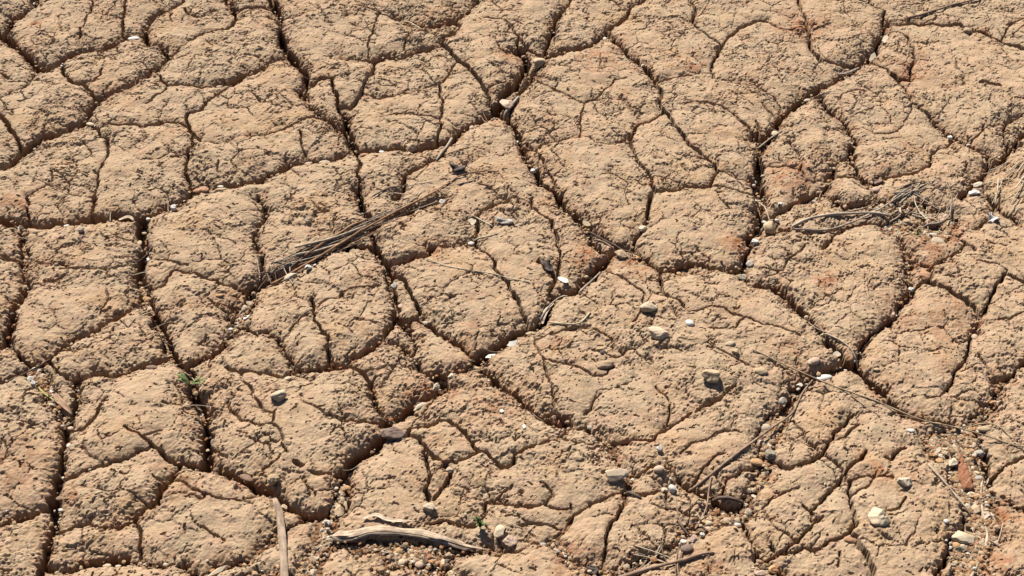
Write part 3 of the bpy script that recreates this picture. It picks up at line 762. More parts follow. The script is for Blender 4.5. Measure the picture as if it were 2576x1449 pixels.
DEBRIS = [(682, 1828, 41, 24, 44, 'dry twig in the tangled debris heap above the oval pebbles', 'twigs in the tangled debris heap', 15), (203, 1105, 19, 10, 9, 'dry twig in the small pile beside the bottom stick', 'twigs in the pile by the bottom stick', 20), (-372, 1664, 22, 14, 18, 'dark stalk scrap at the root end of the stalk bundle', 'scraps at the root end of the stalk bundle', 30), (-180, 1860, 34, 19, 10, 'thin stalk splayed from the tip of the stalk bundle', 'stalks splayed from the bundle tip', 25)]


# ------------------------------------------------------------------ materials
def new_mat(name, rough=0.9, spec=0.15):
    m = bpy.data.materials.new(name)
    m.use_nodes = True
    b = m.node_tree.nodes['Principled BSDF']
    b.inputs['Roughness'].default_value = rough
    b.inputs['Specular IOR Level'].default_value = spec
    return m, m.node_tree, b

def noise(nt, co, scale, detail=4, rough=0.55, dist=0.0):
    n = nt.nodes.new('ShaderNodeTexNoise')
    n.inputs['Scale'].default_value = scale
    n.inputs['Detail'].default_value = detail
    n.inputs['Roughness'].default_value = rough
    n.inputs['Distortion'].default_value = dist
    nt.links.new(co, n.inputs['Vector'])
    return n.outputs['Fac']

def ramp(nt, fac, stops):
    r = nt.nodes.new('ShaderNodeValToRGB')
    e = r.color_ramp.elements
    while len(e) < len(stops):
        e.new(0.5)
    for el, (p, c) in zip(e, stops):
        el.position = p
        el.color = (c[0], c[1], c[2], 1) if isinstance(c, (tuple, list)) else (c, c, c, 1)
    nt.links.new(fac, r.inputs[0])
    return r.outputs[0]

def mix(nt, fac, a, b, mode='MIX'):
    n = nt.nodes.new('ShaderNodeMix')
    n.data_type = 'RGBA'
    n.blend_type = mode
    for s, v in ((n.inputs[0], fac), (n.inputs[6], a), (n.inputs[7], b)):
        if hasattr(v, 'is_output'):
            nt.links.new(v, s)
        elif isinstance(v, (tuple, list)):
            s.default_value = (v[0], v[1], v[2], 1)
        else:
            s.default_value = v
    return n.outputs[2]

def bump(nt, b, fac, strength, dist, prev=None):
    n = nt.nodes.new('ShaderNodeBump')
    n.inputs['Strength'].default_value = strength
    n.inputs['Distance'].default_value = dist
    nt.links.new(fac, n.inputs['Height'])
    if prev is not None:
        nt.links.new(prev, n.inputs['Normal'])
    nt.links.new(n.outputs[0], b.inputs['Normal'])
    return n.outputs[0]

def coords(nt):
    return nt.nodes.new('ShaderNodeTexCoord').outputs['Object']

TAN, BUFF, OCHRE, RUST = (0.288, 0.196, 0.119), (0.276, 0.204, 0.129), (0.28, 0.171, 0.085), (0.205, 0.083, 0.038)
PINK = (0.302, 0.200, 0.135)
RAW_SHADE = (0.090, 0.046, 0.023)                        # unweathered earth like the crack floors, with the walls' shade put into the colour

def clay_material():
    m, nt, b = new_mat('dry_clay', 0.95, 0.08)
    co = coords(nt)
    base = mix(nt, ramp(nt, noise(nt, co, 6.0, 3), [(0.35, 0), (0.65, 1)]), TAN, BUFF)
    base = mix(nt, ramp(nt, noise(nt, co, 55.0, 4, 0.6), [(0.46, 0), (0.62, 0.65)]), base, PINK)
    base = mix(nt, ramp(nt, noise(nt, co, 38.0, 4, 0.6, 0.5), [(0.46, 0), (0.64, 0.8)]), base, BUFF)
    base = mix(nt, ramp(nt, noise(nt, co, 11.0, 5, 0.62, 0.6), [(0.52, 0), (0.74, 0.65)]), base, OCHRE)
    at = nt.nodes.new('ShaderNodeAttribute')
    at.attribute_name = 'rust'
    patch = nt.nodes.new('ShaderNodeMath'); patch.operation = 'MULTIPLY'
    nt.links.new(at.outputs['Fac'], patch.inputs[0])
    nt.links.new(ramp(nt, noise(nt, co, 60.0, 5, 0.65), [(0.36, 0), (0.62, 1)]), patch.inputs[1])
    base = mix(nt, patch.outputs[0], base, RUST)
    raw_shade = nt.nodes.new('ShaderNodeAttribute')
    raw_shade.attribute_name = 'raw_shade'
    base = mix(nt, raw_shade.outputs['Fac'], base, RAW_SHADE)
    fine = ramp(nt, noise(nt, co, 230.0, 4, 0.7), [(0.3, 0.82), (0.7, 1.10)])
    base = mix(nt, 1.0, base, fine, 'MULTIPLY')
    speck = ramp(nt, noise(nt, co, 420.0, 2, 0.5), [(0.66, 0), (0.74, 0.35)])
    base = mix(nt, speck, base, (0.34, 0.27, 0.19))
    nt.links.new(base, b.inputs['Base Color'])
    n1 = bump(nt, b, noise(nt, co, 300.0, 5, 0.75), 0.8, 0.0022)
    bump(nt, b, noise(nt, co, 900.0, 3, 0.6), 0.5, 0.0005, n1)
    return m

def soil_material():
    m, nt, b = new_mat('crack_soil', 0.95, 0.08)
    co = coords(nt)
    base = ramp(nt, noise(nt, co, 45.0, 5, 0.65), [(0.3, (0.07, 0.035, 0.017)), (0.5, (0.125, 0.064, 0.032)), (0.7, (0.18, 0.108, 0.058))])
    fine = ramp(nt, noise(nt, co, 300.0, 4, 0.7), [(0.3, 0.75), (0.7, 1.1)])
    nt.links.new(mix(nt, 1.0, base, fine, 'MULTIPLY'), b.inputs['Base Color'])
    v = nt.nodes.new('ShaderNodeTexVoronoi')
    v.inputs['Scale'].default_value = 170
    nt.links.new(co, v.inputs['Vector'])
    n1 = bump(nt, b, v.outputs['Distance'], 1.0, -0.005)
    bump(nt, b, noise(nt, co, 500.0, 4, 0.7), 0.5, 0.001, n1)
    return m

def stone_material(name, c1, c2, rough=0.8, scale=120.0, amount=0.6, depth=0.0008, spec=0.25):
    m, nt, b = new_mat(name, rough, spec)
    co = coords(nt)
    base = mix(nt, ramp(nt, noise(nt, co, scale, 5, 0.65, 0.4), [(0.34, 0), (0.66, 1)]), c1, c2)
    fine = ramp(nt, noise(nt, co, scale * 6, 3, 0.6), [(0.3, 0.85), (0.7, 1.08)])
    nt.links.new(mix(nt, 1.0, base, fine, 'MULTIPLY'), b.inputs['Base Color'])
    bump(nt, b, noise(nt, co, scale * 4, 5, 0.65), amount, depth)
    return m

def wood_material(name, c1, c2, stretch=(1, 1, 1), rough=0.85):
    m, nt, b = new_mat(name, rough, 0.15)
    at = nt.nodes.new('ShaderNodeAttribute')
    at.attribute_name = 'along'
    mp = nt.nodes.new('ShaderNodeMapping')
    mp.inputs['Scale'].default_value = (60, 900, 900)
    nt.links.new(at.outputs['Vector'], mp.inputs['Vector'])
    f = noise(nt, mp.outputs[0], 1.0, 5, 0.6, 0.3)
    base = mix(nt, ramp(nt, f, [(0.35, 0), (0.65, 1)]), c1, c2)
    blot = ramp(nt, noise(nt, coords(nt), 90, 4, 0.6), [(0.35, 0.7), (0.6, 1.1)])
    nt.links.new(mix(nt, 1.0, base, blot, 'MULTIPLY'), b.inputs['Base Color'])
    bump(nt, b, f, 0.6, 0.0008)
    return m

CLAY = clay_material()
SOIL = soil_material()
STONE = {
    'white': stone_material('white_shell', (0.344, 0.308, 0.256), (0.416, 0.384, 0.336), 0.6, 150, 0.3, 0.0004, 0.35),
    'pale': stone_material('pale_limestone', (0.304, 0.240, 0.168), (0.360, 0.296, 0.216)),
    'cream': stone_material('cream_limestone', (0.32, 0.24, 0.155), (0.39, 0.31, 0.215)),
    'yellow': stone_material('yellow_limestone', (0.33, 0.25, 0.155), (0.4, 0.325, 0.22)),
    'tan': stone_material('tan_stone', (0.261, 0.178, 0.101), (0.320, 0.237, 0.148)),
    'greytan': stone_material('grey_tan_stone', (0.26, 0.195, 0.13), (0.33, 0.26, 0.18)),
    'grey': stone_material('grey_stone', (0.21, 0.175, 0.14), (0.29, 0.25, 0.2)),
    'greygreen': stone_material('dark_grey_stone', (0.13, 0.11, 0.078), (0.2, 0.17, 0.12)),
    'pink': stone_material('pinkish_stone', (0.284, 0.190, 0.130), (0.343, 0.249, 0.183)),
    'red': stone_material('reddish_clay', (0.213, 0.101, 0.054), (0.272, 0.154, 0.083)),
    'brick': stone_material('red_brick', (0.18, 0.072, 0.04), (0.25, 0.125, 0.07), 0.95, 160, 0.9, 0.002, 0.05),
    'orange': stone_material('orange_stone', (0.272, 0.142, 0.059), (0.331, 0.207, 0.106)),
    'brown': stone_material('brown_stone', (0.118, 0.068, 0.042), (0.178, 0.113, 0.071)),
    'purple': stone_material('purplish_stone', (0.105, 0.068, 0.05), (0.15, 0.1, 0.075)),
    'dark': stone_material('dark_plant_matter', (0.030, 0.021, 0.017), (0.071, 0.050, 0.038)),
    'darkred': stone_material('dark_red_pod', (0.059, 0.014, 0.010), (0.113, 0.042, 0.026)),
}
WOOD = {
    'bark': wood_material('brown_bark', (0.134, 0.082, 0.052), (0.243, 0.164, 0.110)),
    'greybark': wood_material('grey_bark', (0.182, 0.140, 0.110), (0.328, 0.267, 0.206)),
    'palebark': wood_material('pale_bark', (0.255, 0.189, 0.128), (0.365, 0.292, 0.213)),
    'darkbark': wood_material('dark_bark', (0.054, 0.037, 0.027), (0.128, 0.091, 0.067)),
    'stalk': wood_material('dry_stalk', (0.182, 0.128, 0.073), (0.267, 0.201, 0.128)),
    'straw': wood_material('pale_straw', (0.316, 0.255, 0.164), (0.402, 0.341, 0.243)),
    'root': wood_material('reddish_root', (0.170, 0.085, 0.042), (0.243, 0.140, 0.073)),
    'log': wood_material('log_bark', (0.19, 0.13, 0.086), (0.41, 0.315, 0.22)),
    'woodstick': wood_material('weathered_wood', (0.165, 0.112, 0.075), (0.29, 0.215, 0.15)),
    'leafbrown': wood_material('dead_leaf', (0.134, 0.079, 0.046), (0.243, 0.158, 0.098)),
    'leafpale': wood_material('pale_leaf', (0.292, 0.219, 0.146), (0.377, 0.304, 0.219)),
    'grassyellow': wood_material('yellow_grass', (0.255, 0.206, 0.061), (0.304, 0.255, 0.098)),
    'green': wood_material('green_leaf', (0.055, 0.082, 0.024), (0.11, 0.135, 0.048)),
}

# ------------------------------------------------------------------ mesh helper
def mesh_from(name, V, F, mat, smooth=True, attrs=None):
    """V (n,3) array; F (m,k) int array of one polygon size."""
    V = np.ascontiguousarray(V, dtype=np.float32)
    F = np.ascontiguousarray(F, dtype=np.int32)
    me = bpy.data.meshes.new(name)
    n, k = F.shape
    me.vertices.add(len(V))
    me.vertices.foreach_set('co', V.ravel())
    me.loops.add(n * k)
    me.loops.foreach_set('vertex_index', F.ravel())
    me.polygons.add(n)
    me.polygons.foreach_set('loop_start', np.arange(0, n * k, k, dtype=np.int32))
    me.polygons.foreach_set('use_smooth', np.full(n, smooth, dtype=bool))
    for an, (typ, arr) in (attrs or {}).items():
        a = me.attributes.new(an, typ, 'POINT')
        a.data.foreach_set('vector' if typ == 'FLOAT_VECTOR' else ('color' if typ == 'FLOAT_COLOR' else 'value'),
                           np.ascontiguousarray(arr, dtype=np.float32).ravel())
    me.materials.append(mat)
    me.update(calc_edges=True)
    me.validate()
    return me

def obj(name, me, parent=None, loc=None, rot=None):
    o = bpy.data.objects.new(name, me)
    C.objects.link(o)
    if parent:
        o.parent = parent
    if loc is not None:
        o.location = loc
    if rot is not None:
        o.rotation_euler = rot
    return o

def tag(o, label, cat, group=None, kind=None):
    if label: o['label'] = label
    if cat: o['category'] = cat
    if group: o['group'] = group
    if kind: o['kind'] = kind
    return o

# ------------------------------------------------------------------ height field of the clay, in mm
G = 1.56                                                 # grid step
X0, X1, Y0, Y1 = -1400.0, 1400.0, 800.0, 2800.0
NX, NY = int((X1 - X0) / G) + 1, int((Y1 - Y0) / G) + 1
gx = (X0 + np.arange(NX) * G).astype(np.float32)
gy = (Y0 + np.arange(NY) * G).astype(np.float32)

def perlin_grid(scale, seed):
    """gradient noise on the regular grid, about -1..1"""
    r = np.random.default_rng(seed)
    u, v = (gx - X0) / scale, (gy - Y0) / scale
    iu, iv = u.astype(int), v.astype(int)
    fu, fv = (u - iu).astype(np.float32), (v - iv).astype(np.float32)
    a = r.uniform(0, 2 * np.pi, (iv.max() + 2, iu.max() + 2)).astype(np.float32)
    ca, sa = np.cos(a), np.sin(a)
    su = fu * fu * fu * (fu * (fu * 6 - 15) + 10)
    sv = (fv * fv * fv * (fv * (fv * 6 - 15) + 10))[:, None]
    def g(dy, dx):
        ix = np.ix_(iv + dy, iu + dx)
        return ca[ix] * (fu - dx)[None, :] + sa[ix] * (fv - dy)[:, None]
    n0 = g(0, 0) * (1 - su) + g(0, 1) * su
    n1 = g(1, 0) * (1 - su) + g(1, 1) * su
    return ((n0 * (1 - sv) + n1 * sv) * 1.5).astype(np.float32)

def worley(px, py, cell, seed):
    """distances to the nearest and second nearest scattered point"""
    r = np.random.default_rng(seed)
    nx, ny = int((X1 - X0) / cell) + 12, int((Y1 - Y0) / cell) + 12
    jx = r.uniform(0, 1, (ny, nx)).astype(np.float32)
    jy = r.uniform(0, 1, (ny, nx)).astype(np.float32)
    u, v = (px - X0) / cell + 4, (py - Y0) / cell + 4
    iu, iv = np.clip(u.astype(np.int32), 1, nx - 2), np.clip(v.astype(np.int32), 1, ny - 2)
    f1 = np.full(px.shape, 9, np.float32)
    f2 = f1.copy()
    for dy in (-1, 0, 1):
        for dx in (-1, 0, 1):
            k = (iv + dy) * nx + iu + dx
            d = np.hypot(iu + dx + jx.ravel()[k] - u, iv + dy + jy.ravel()[k] - v)
            f2 = np.minimum(f2, np.maximum(f1, d))
            f1 = np.minimum(f1, d)
    return f1 * cell, f2 * cell

N8, N3 = perlin_grid(9, 1), perlin_grid(4.2, 2)
N25, N25b = perlin_grid(26, 3), perlin_grid(26, 4)
N70, N70b = perlin_grid(75, 5), perlin_grid(75, 6)
N200 = perlin_grid(220, 8)
PX = np.broadcast_to(gx, (NY, NX))
PY = np.broadcast_to(gy[:, None], (NY, NX))

def jagged(pts, amp, seed):
    """break a surveyed line into short irregular steps"""
    r = random.Random(seed)
    pts = list(pts)
    for _ in range(3):
        out = [pts[0]]
        for (ax, ay), (bx, by) in zip(pts[:-1], pts[1:]):
            L = math.hypot(bx - ax, by - ay)
            if L > 5:
                k = r.uniform(-amp, amp) * L
                out.append(((ax + bx) / 2 - (by - ay) / L * k, (ay + by) / 2 + (bx - ax) / L * k))
            out.append((bx, by))
        pts = out
    return pts

BIG = 90.0
S1 = np.full((NY, NX), BIG, np.float32)        # distance to the rim of open cracks
S2 = S1.copy()                                 # of closed cracks
S3 = S1.copy()                                 # of hairlines
DEP = np.full((NY, NX), 22, np.float32)        # floor depth near open cracks
D2 = np.full((NY, NX), 8, np.float32)
D3 = np.full((NY, NX), 4, np.float32)
for ci, line in enumerate(CRACKS.strip().splitlines()):
    f = line.split()
    lv, hw, dep = int(f[0]), float(f[1]) * 0.5, float(f[2])
    pts = [(float(a), float(b)) for a, b in zip(f[3::2], f[4::2])]
    if lv == 1:
        hw *= 1.12
    else:
        hw = hw * 0.86 if lv == 2 else hw * 0.66
    pts = jagged(pts, 0.11 if hw < 12 else 0.05, ci)
    R = {1: 62, 2: 45, 3: 26}[lv]
    S, D = {1: (S1, DEP), 2: (S2, D2), 3: (S3, D3)}[lv]
    rr = random.Random(ci + 500)
    wph = rr.uniform(0, 6)
    acc = 0.0
    for (ax, ay), (bx, by) in zip(pts[:-1], pts[1:]):
        Rr = R + hw
        i0, i1 = max(0, int((min(ax, bx) - Rr - X0) / G)), min(NX, int((max(ax, bx) + Rr - X0) / G) + 2)
        j0, j1 = max(0, int((min(ay, by) - Rr - Y0) / G)), min(NY, int((max(ay, by) + Rr - Y0) / G) + 2)
        if i1 <= i0 or j1 <= j0:
            continue
        xx, yy = gx[i0:i1][None, :], gy[j0:j1][:, None]
        dx, dy = bx - ax, by - ay
        L2 = dx * dx + dy * dy + 1e-6
        t = np.clip(((xx - ax) * dx + (yy - ay) * dy) / L2, 0, 1)
        acc += math.sqrt(L2)
        w = hw * (1 + 0.28 * math.sin(acc / 31 + wph) + 0.18 * math.sin(acc / 11 + 2 * wph))
        d = np.hypot(xx - ax - t * dx, yy - ay - t * dy) - w
        sub = S[j0:j1, i0:i1]
        m = d < sub
        sub[m] = d[m]
        D[j0:j1, i0:i1][m] = dep

# beyond the surveyed area the same kind of plates go on
def outside_view():
    o = np.full((NY, NX), -1e9, np.float32)
    P = [(a * 1000, b * 1000) for a, b in VIEW]
    for (ax, ay), (bx, by) in zip(P, P[1:] + P[:1]):
        dx, dy = bx - ax, by - ay
        L = math.hypot(dx, dy)
        o = np.maximum(o, ((PX - ax) * -dy + (PY - ay) * dx) / L)
    return o
OUT = outside_view()
wx, wy = PX + 22 * N70 + 9 * N25, PY + 22 * N70b + 9 * N25b
a1, a2 = worley(wx, wy, 250, 21)
sv = (a2 - a1) * 0.5 - 2.8 - 1.5 * N70
S1 = np.where(OUT > 25, np.minimum(S1, sv + np.clip(45 - OUT, 0, 20) * 0.4), S1)
b1, b2 = worley(wx, wy, 105, 22)
sv2 = (b2 - b1) * 0.5 + 0.3 - 0.6 * np.clip(N70, -1, 1)
S2 = np.where(OUT > 45, np.minimum(S2, sv2), S2)

# rough rims
rough = 2.4 * N8 + 1.8 * N3 + 1.8 * N25 - 8.0 * np.clip(perlin_grid(15, 73) - 0.32, 0, 1)
E1 = S1 + rough
E2 = S2 + 0.4 * rough + 0.5 * np.clip(N70b, -1, 1)
E3 = S3 + 0.25 * rough

# ------------------------------------------------------------------ plates: connected areas between the cracks
def label_areas(mask):
    """connected components by runs and union-find"""
    parent = []
    def find(a):
        while parent[a] != a:
            parent[a] = parent[parent[a]]
            a = parent[a]
        return a
    lab = np.full(mask.shape, -1, np.int32)
    prev = []
    for j in range(mask.shape[0]):
        row = mask[j].astype(np.int8)
        d = np.diff(np.concatenate(([0], row, [0])))
        st, en = np.nonzero(d == 1)[0], np.nonzero(d == -1)[0]
        cur = []
        k = 0
        for s, e in zip(st.tolist(), en.tolist()):
            l = -1
            while k < len(prev) and prev[k][1] <= s:
                k += 1
            q = k
            while q < len(prev) and prev[q][0] < e:
                r = find(prev[q][2])
                if l < 0:
                    l = r
                elif r != l:
                    parent[max(r, l)] = min(r, l)
                    l = min(r, l)
                q += 1
            if l < 0:
                l = len(parent)
                parent.append(l)
            cur.append((s, e, l))
            lab[j, s:e] = l
        prev = cur
    root = np.array([find(i) for i in range(len(parent))] + [-1], np.int32)
    return root[lab]

BAR = np.minimum(S1 + 0.5 * np.minimum(rough, 0), S2)        # closed where a crack runs
wall = BAR < 1.0
lab = label_areas(~wall)
cnt = np.bincount(lab[lab >= 0])
small = np.nonzero(cnt < int(260 / (G * G) * 1.0))[0]
lab[np.isin(lab, small)] = -1
# grow the areas until everything belongs to one of them
for it in range(400):
    free = lab < 0
    if not free.any():
        break
    for ax, sh in ((0, 1), (0, -1), (1, 1), (1, -1)):
        nb = np.roll(lab, sh, ax)
        take = free & (nb >= 0) & (lab < 0)
        lab[take] = nb[take]

# ------------------------------------------------------------------ relief
H = 4.5 * N200 + 2.6 * N70 + 1.5 * N25
ids = np.unique(lab)
tilt = {i: (rng.uniform(-2.5, 1.5), rng.uniform(-1, 1), rng.uniform(-1, 1)) for i in ids}
lut = np.zeros((3, int(ids.max()) + 1), np.float32)
for i in ids:
    lut[:, i] = (tilt[i][0] * 0.6, tilt[i][1] * 0.022, tilt[i][2] * 0.022)
nl = np.bincount(lab.ravel()).astype(np.float32) + 1e-6
cxs, cys = np.bincount(lab.ravel(), PX.ravel()) / nl, np.bincount(lab.ravel(), PY.ravel()) / nl
H += lut[0][lab] + np.clip(lut[1][lab] * (PX - cxs.astype(np.float32)[lab]) + lut[2][lab] * (PY - cys.astype(np.float32)[lab]), -3.5, 3.5)
# how crumbly the skin is from place to place: silty and smooth, or broken
ROUGH = np.clip(0.48 + 0.65 * perlin_grid(130, 71) + 0.45 * N70b + 0.4 * N25, 0.3, 0.95)
# pillows and lumps of the crust
w1, w2 = worley(PX + 4 * N25 + 2.2 * N8 + N3, PY + 4 * N25b - 2.2 * N8 + N3, 46, 31)
cre = w2 - w1
H += -0.10 * w1
net = np.clip(0.22 + 1.4 * N70b + 0.8 * N25, 0, 1)
H -= 5.0 * np.clip(1 - (cre + 0.8 * N3) / 1.7, 0, 1) * net + 1.3 * np.exp(-cre / 5.0) * net
w1, w2 = worley(PX + 3 * N25b + 2 * N8 + N3, PY + 3 * N25 + 2 * N8 - N3, 21, 32)
cre = w2 - w1
net = np.clip(-0.6 + 1.5 * perlin_grid(60, 72) + 1.1 * N25b, 0, 1)
H += -0.10 * w1 * np.clip(0.35 + ROUGH, 0, 1)
H -= 3.4 * np.clip(1 - (cre + 0.7 * N3) / 1.5, 0, 1) * net + 0.8 * np.exp(-cre / 3.0) * net
w1, w2 = worley(PX + 2.5 * N8, PY + 2.5 * N8, 8.5, 33)
H -= 0.17 * w1 * ROUGH
H += (0.25 + 0.7 * ROUGH) * 0.75 * N8 + (0.3 + 0.7 * ROUGH) * 0.42 * N3 + rng.normal(0, 0.05, H.shape).astype(np.float32)
# thin scabs of crust with a broken step at their rim
for sc_f, seed, amp, th, sharp in ((34, 41, 1.5, 0.05, 10), (19, 43, 1.2, -0.05, 9), (11, 45, 0.8, 0.1, 8)):
    t = perlin_grid(sc_f, seed) + 0.2 * N3
    m = np.clip(-0.15 + 1.2 * perlin_grid(sc_f * 3.1, seed + 1) + 0.8 * ROUGH, 0, 1)
    H += amp * np.clip((t - th) * sharp, -1, 1) * m
# hairlines, closed cracks, open cracks
H -= 2.1 * D3 * np.clip(1 - E3 / 1.1, 0, 1) * np.clip(0.75 + 0.6 * N25, 0.2, 1) + 1.6 * np.exp(-np.clip(E3, 0, 90) / 4.5) + 0.9 * np.exp(-np.clip(E3, 0, 90) / 13)
H -= 1.7 * D2 * np.clip(1 - E2 / 1.3, 0, 1) + 3.2 * np.exp(-np.clip(E2, 0, 90) / 4.0) + 3.4 * np.exp(-np.clip(E2, 0, 90) / 18)
e1 = np.clip(E1, 0, 90)
H -= 6.0 * np.exp(-e1 / 3.2) * np.clip(0.8 + 0.7 * N70 + 0.5 * N25b, 0.2, 1.4) + 9.5 * np.exp(-e1 / 22)
TOP = H.copy()
H = np.where(E1 < 0, np.maximum(H + E1 * 13.0, -75), H)

# worm holes, pits and short slits
def stamp(n, rmin, rmax, depth, seed, slit=0.0):
    r = np.random.default_rng(seed)
    xs, ys = r.integers(20, NX - 20, n), r.integers(20, NY - 20, n)
    keep = (OUT[ys, xs] < 40) & (E1[ys, xs] > 3) & (r.uniform(0, 1, n) < 0.08 + 0.85 * ROUGH[ys, xs])
    for x, y in zip(xs[keep].tolist(), ys[keep].tolist()):
        ra = rmin + (rmax - rmin) * r.random() ** 2.5 * (0.8 + 0.3 * float(ROUGH[y, x]))
        le = slit * r.uniform(0.4, 1.0)
        k = int((ra * 1.4 + le) / G) + 1
        yy, xx = np.mgrid[-k:k + 1, -k:k + 1] * G
        an = r.normal(0, 0.6) if slit else r.uniform(0, 3.14)
        xx, yy = xx + r.uniform(-.6, .6), yy + r.uniform(-.6, .6)
        u = xx * math.cos(an) + yy * math.sin(an)
        v = -xx * math.sin(an) + yy * math.cos(an)
        if slit:
            v = v - 0.9 * np.sin(u / 2.3 + an * 9) - u * u * r.uniform(-.03, .03)
            dd = np.hypot(np.maximum(np.abs(u) - le, 0), v)
        else:
            dd = np.hypot(u, v / r.uniform(0.6, 1))
        H[y - k:y + k + 1, x - k:x + k + 1] -= (depth * np.clip(1.3 - dd / ra, 0, 1)).astype(np.float32)
stamp(40000, 0.7, 1.7, 6.5, 51)
stamp(8000, 0.7, 1.2, 5.5, 53, 5.0)
stamp(260, 2.6, 4.5, 8.0, 52)

# soil in the cracks
lane = np.clip(-S1 / 12, 0, 1)
FLOOR = -np.where(DEP > 13, DEP * 2.4 - 12, DEP + 6.5) - 2.5 + 2.5 * N25 + 1.5 * N8 - lane * 0.5
RUSTY = np.zeros((NY, NX), np.float32)
for line in RED.strip().splitlines():
    x, y, r, a = map(float, line.split())
    RUSTY = np.maximum(RUSTY, a * np.exp(-((PX - x) ** 2 + (PY - y) ** 2) / (r * r)).astype(np.float32))
RUSTY = np.clip(RUSTY + 0.8 * np.exp(-np.clip(E1, 0, 90) / 6) * np.clip(0.5 + 0.9 * N25b, 0, 1) + 0.65 * np.exp(-np.clip(np.minimum(E2, E3 + 1), 0, 90) / 4) * np.clip(0.4 + N25, 0, 1) + 0.55 * np.clip(perlin_grid(48, 61) - 0.25, 0, 1) + 0.12, 0, 1)

SURF = np.maximum(H, FLOOR)

def zat(x, y, arr=None):
    """surface height (mm) at a point given in mm"""
    a = SURF if arr is None else arr
    i = min(max(int(round((x - X0) / G)), 0), NX - 1)
    j = min(max(int(round((y - Y0) / G)), 0), NY - 1)
    return float(a[j, i])

def zpatch(x, y, rx, ry, q):
    i0, i1 = max(0, int((x - rx - X0) / G)), min(NX, int((x + rx - X0) / G) + 2)
    j0, j1 = max(0, int((y - ry - Y0) / G)), min(NY, int((y + ry - Y0) / G) + 2)
    if i1 <= i0 or j1 <= j0:
        return 0.0
    return float(np.quantile(SURF[j0:j1, i0:i1], q))

# ------------------------------------------------------------------ the ground: crack floors in the middle, plain earth to the horizon
def axis(a, b, step):
    mid = np.arange(a, b + step, step)
    out = []
    s, p = step, 0.0
    while p < 60000:
        s *= 1.45
        p += s
        out.append(p)
    out = np.array(out)
    return np.concatenate((a - out[::-1], mid, mid[-1] + out))
ax_, ay_ = axis(X0 - 30, X1 + 30, 9.0), axis(Y0 - 30, Y1 + 30, 9.0)
ii = np.clip(np.rint((ax_ - X0) / G).astype(int), 0, NX - 1)
jj = np.clip(np.rint((ay_ - Y0) / G).astype(int), 0, NY - 1)
Z = FLOOR[np.ix_(jj, ii)].copy()
inside = ((ax_ > X0 + 12) & (ax_ < X1 - 12))[None, :] & ((ay_ > Y0 + 12) & (ay_ < Y1 - 12))[:, None]
Z = np.where(inside, Z, -7 + 3 * np.sin(ax_ / 310)[None, :] * np.cos(ay_ / 270)[:, None])
VX, VY = np.meshgrid(ax_, ay_)
V = np.stack((VX, VY, Z), -1).reshape(-1, 3) / 1000
na, nb = len(ax_), len(ay_)
q = (np.arange(nb - 1)[:, None] * na + np.arange(na - 1)[None, :]).ravel()
F = np.stack((q, q + 1, q + na + 1, q + na), -1)
ground = obj('ground', mesh_from('ground', V, F, SOIL))
tag(ground, 'dry cracked clay ground with crumbly reddish soil in the cracks', 'ground', kind='structure')

# every plate of clay between the cracks is a piece of the ground; fine faces where the place is well seen, coarse ones far to the side
ST = 3
by, bx = (NY - 1) // ST, (NX - 1) // ST
fineb = OUT[:by * ST:ST, :bx * ST:ST] < 24
fine = np.zeros((NY - 1, NX - 1), bool)
fine[:by * ST, :bx * ST] = np.repeat(np.repeat(fineb, ST, 0), ST, 1)
RAW_SHADE_F = np.clip(-E1 / 1.6, 0, 1).astype(np.float32)  # crack walls: unweathered clay colour that also paints in their shade
hf, ff, rf, wf = H.ravel(), FLOOR.ravel(), RUSTY.ravel(), RAW_SHADE_F.ravel()
j, k = np.nonzero(fine)
a = j * NX + k
QF = np.stack((a, a + 1, a + NX + 1, a + NX), -1)
j, k = np.nonzero(~fineb)
a = j * ST * NX + k * ST
QC = np.stack((a, a + ST, a + ST * NX + ST, a + ST * NX), -1)
Q = np.concatenate((QF, QC))
Q = Q[(hf[Q] > ff[Q] - 6).any(1)]                           # nothing that lies wholly under the crack floor
ql = lab.ravel()[Q[:, 0]]
order = np.argsort(ql, kind='stable')
Q, ql = Q[order], ql[order]
cuts = np.nonzero(np.diff(ql))[0] + 1
made = 0
for F in np.split(Q, cuts):
    if len(F) < 6:
        continue
    u, inv = np.unique(F.ravel(), return_inverse=True)
    V = np.stack((gx[u % NX], gy[u // NX], hf[u]), -1) / 1000
    me = mesh_from('clay_plate', V, inv.reshape(-1, 4), CLAY, False, {'rust': ('FLOAT', rf[u]), 'raw_shade': ('FLOAT', wf[u])})
    obj('clay_plate', me, ground)
    made += 1
print('plates', made, 'of', len(ids))

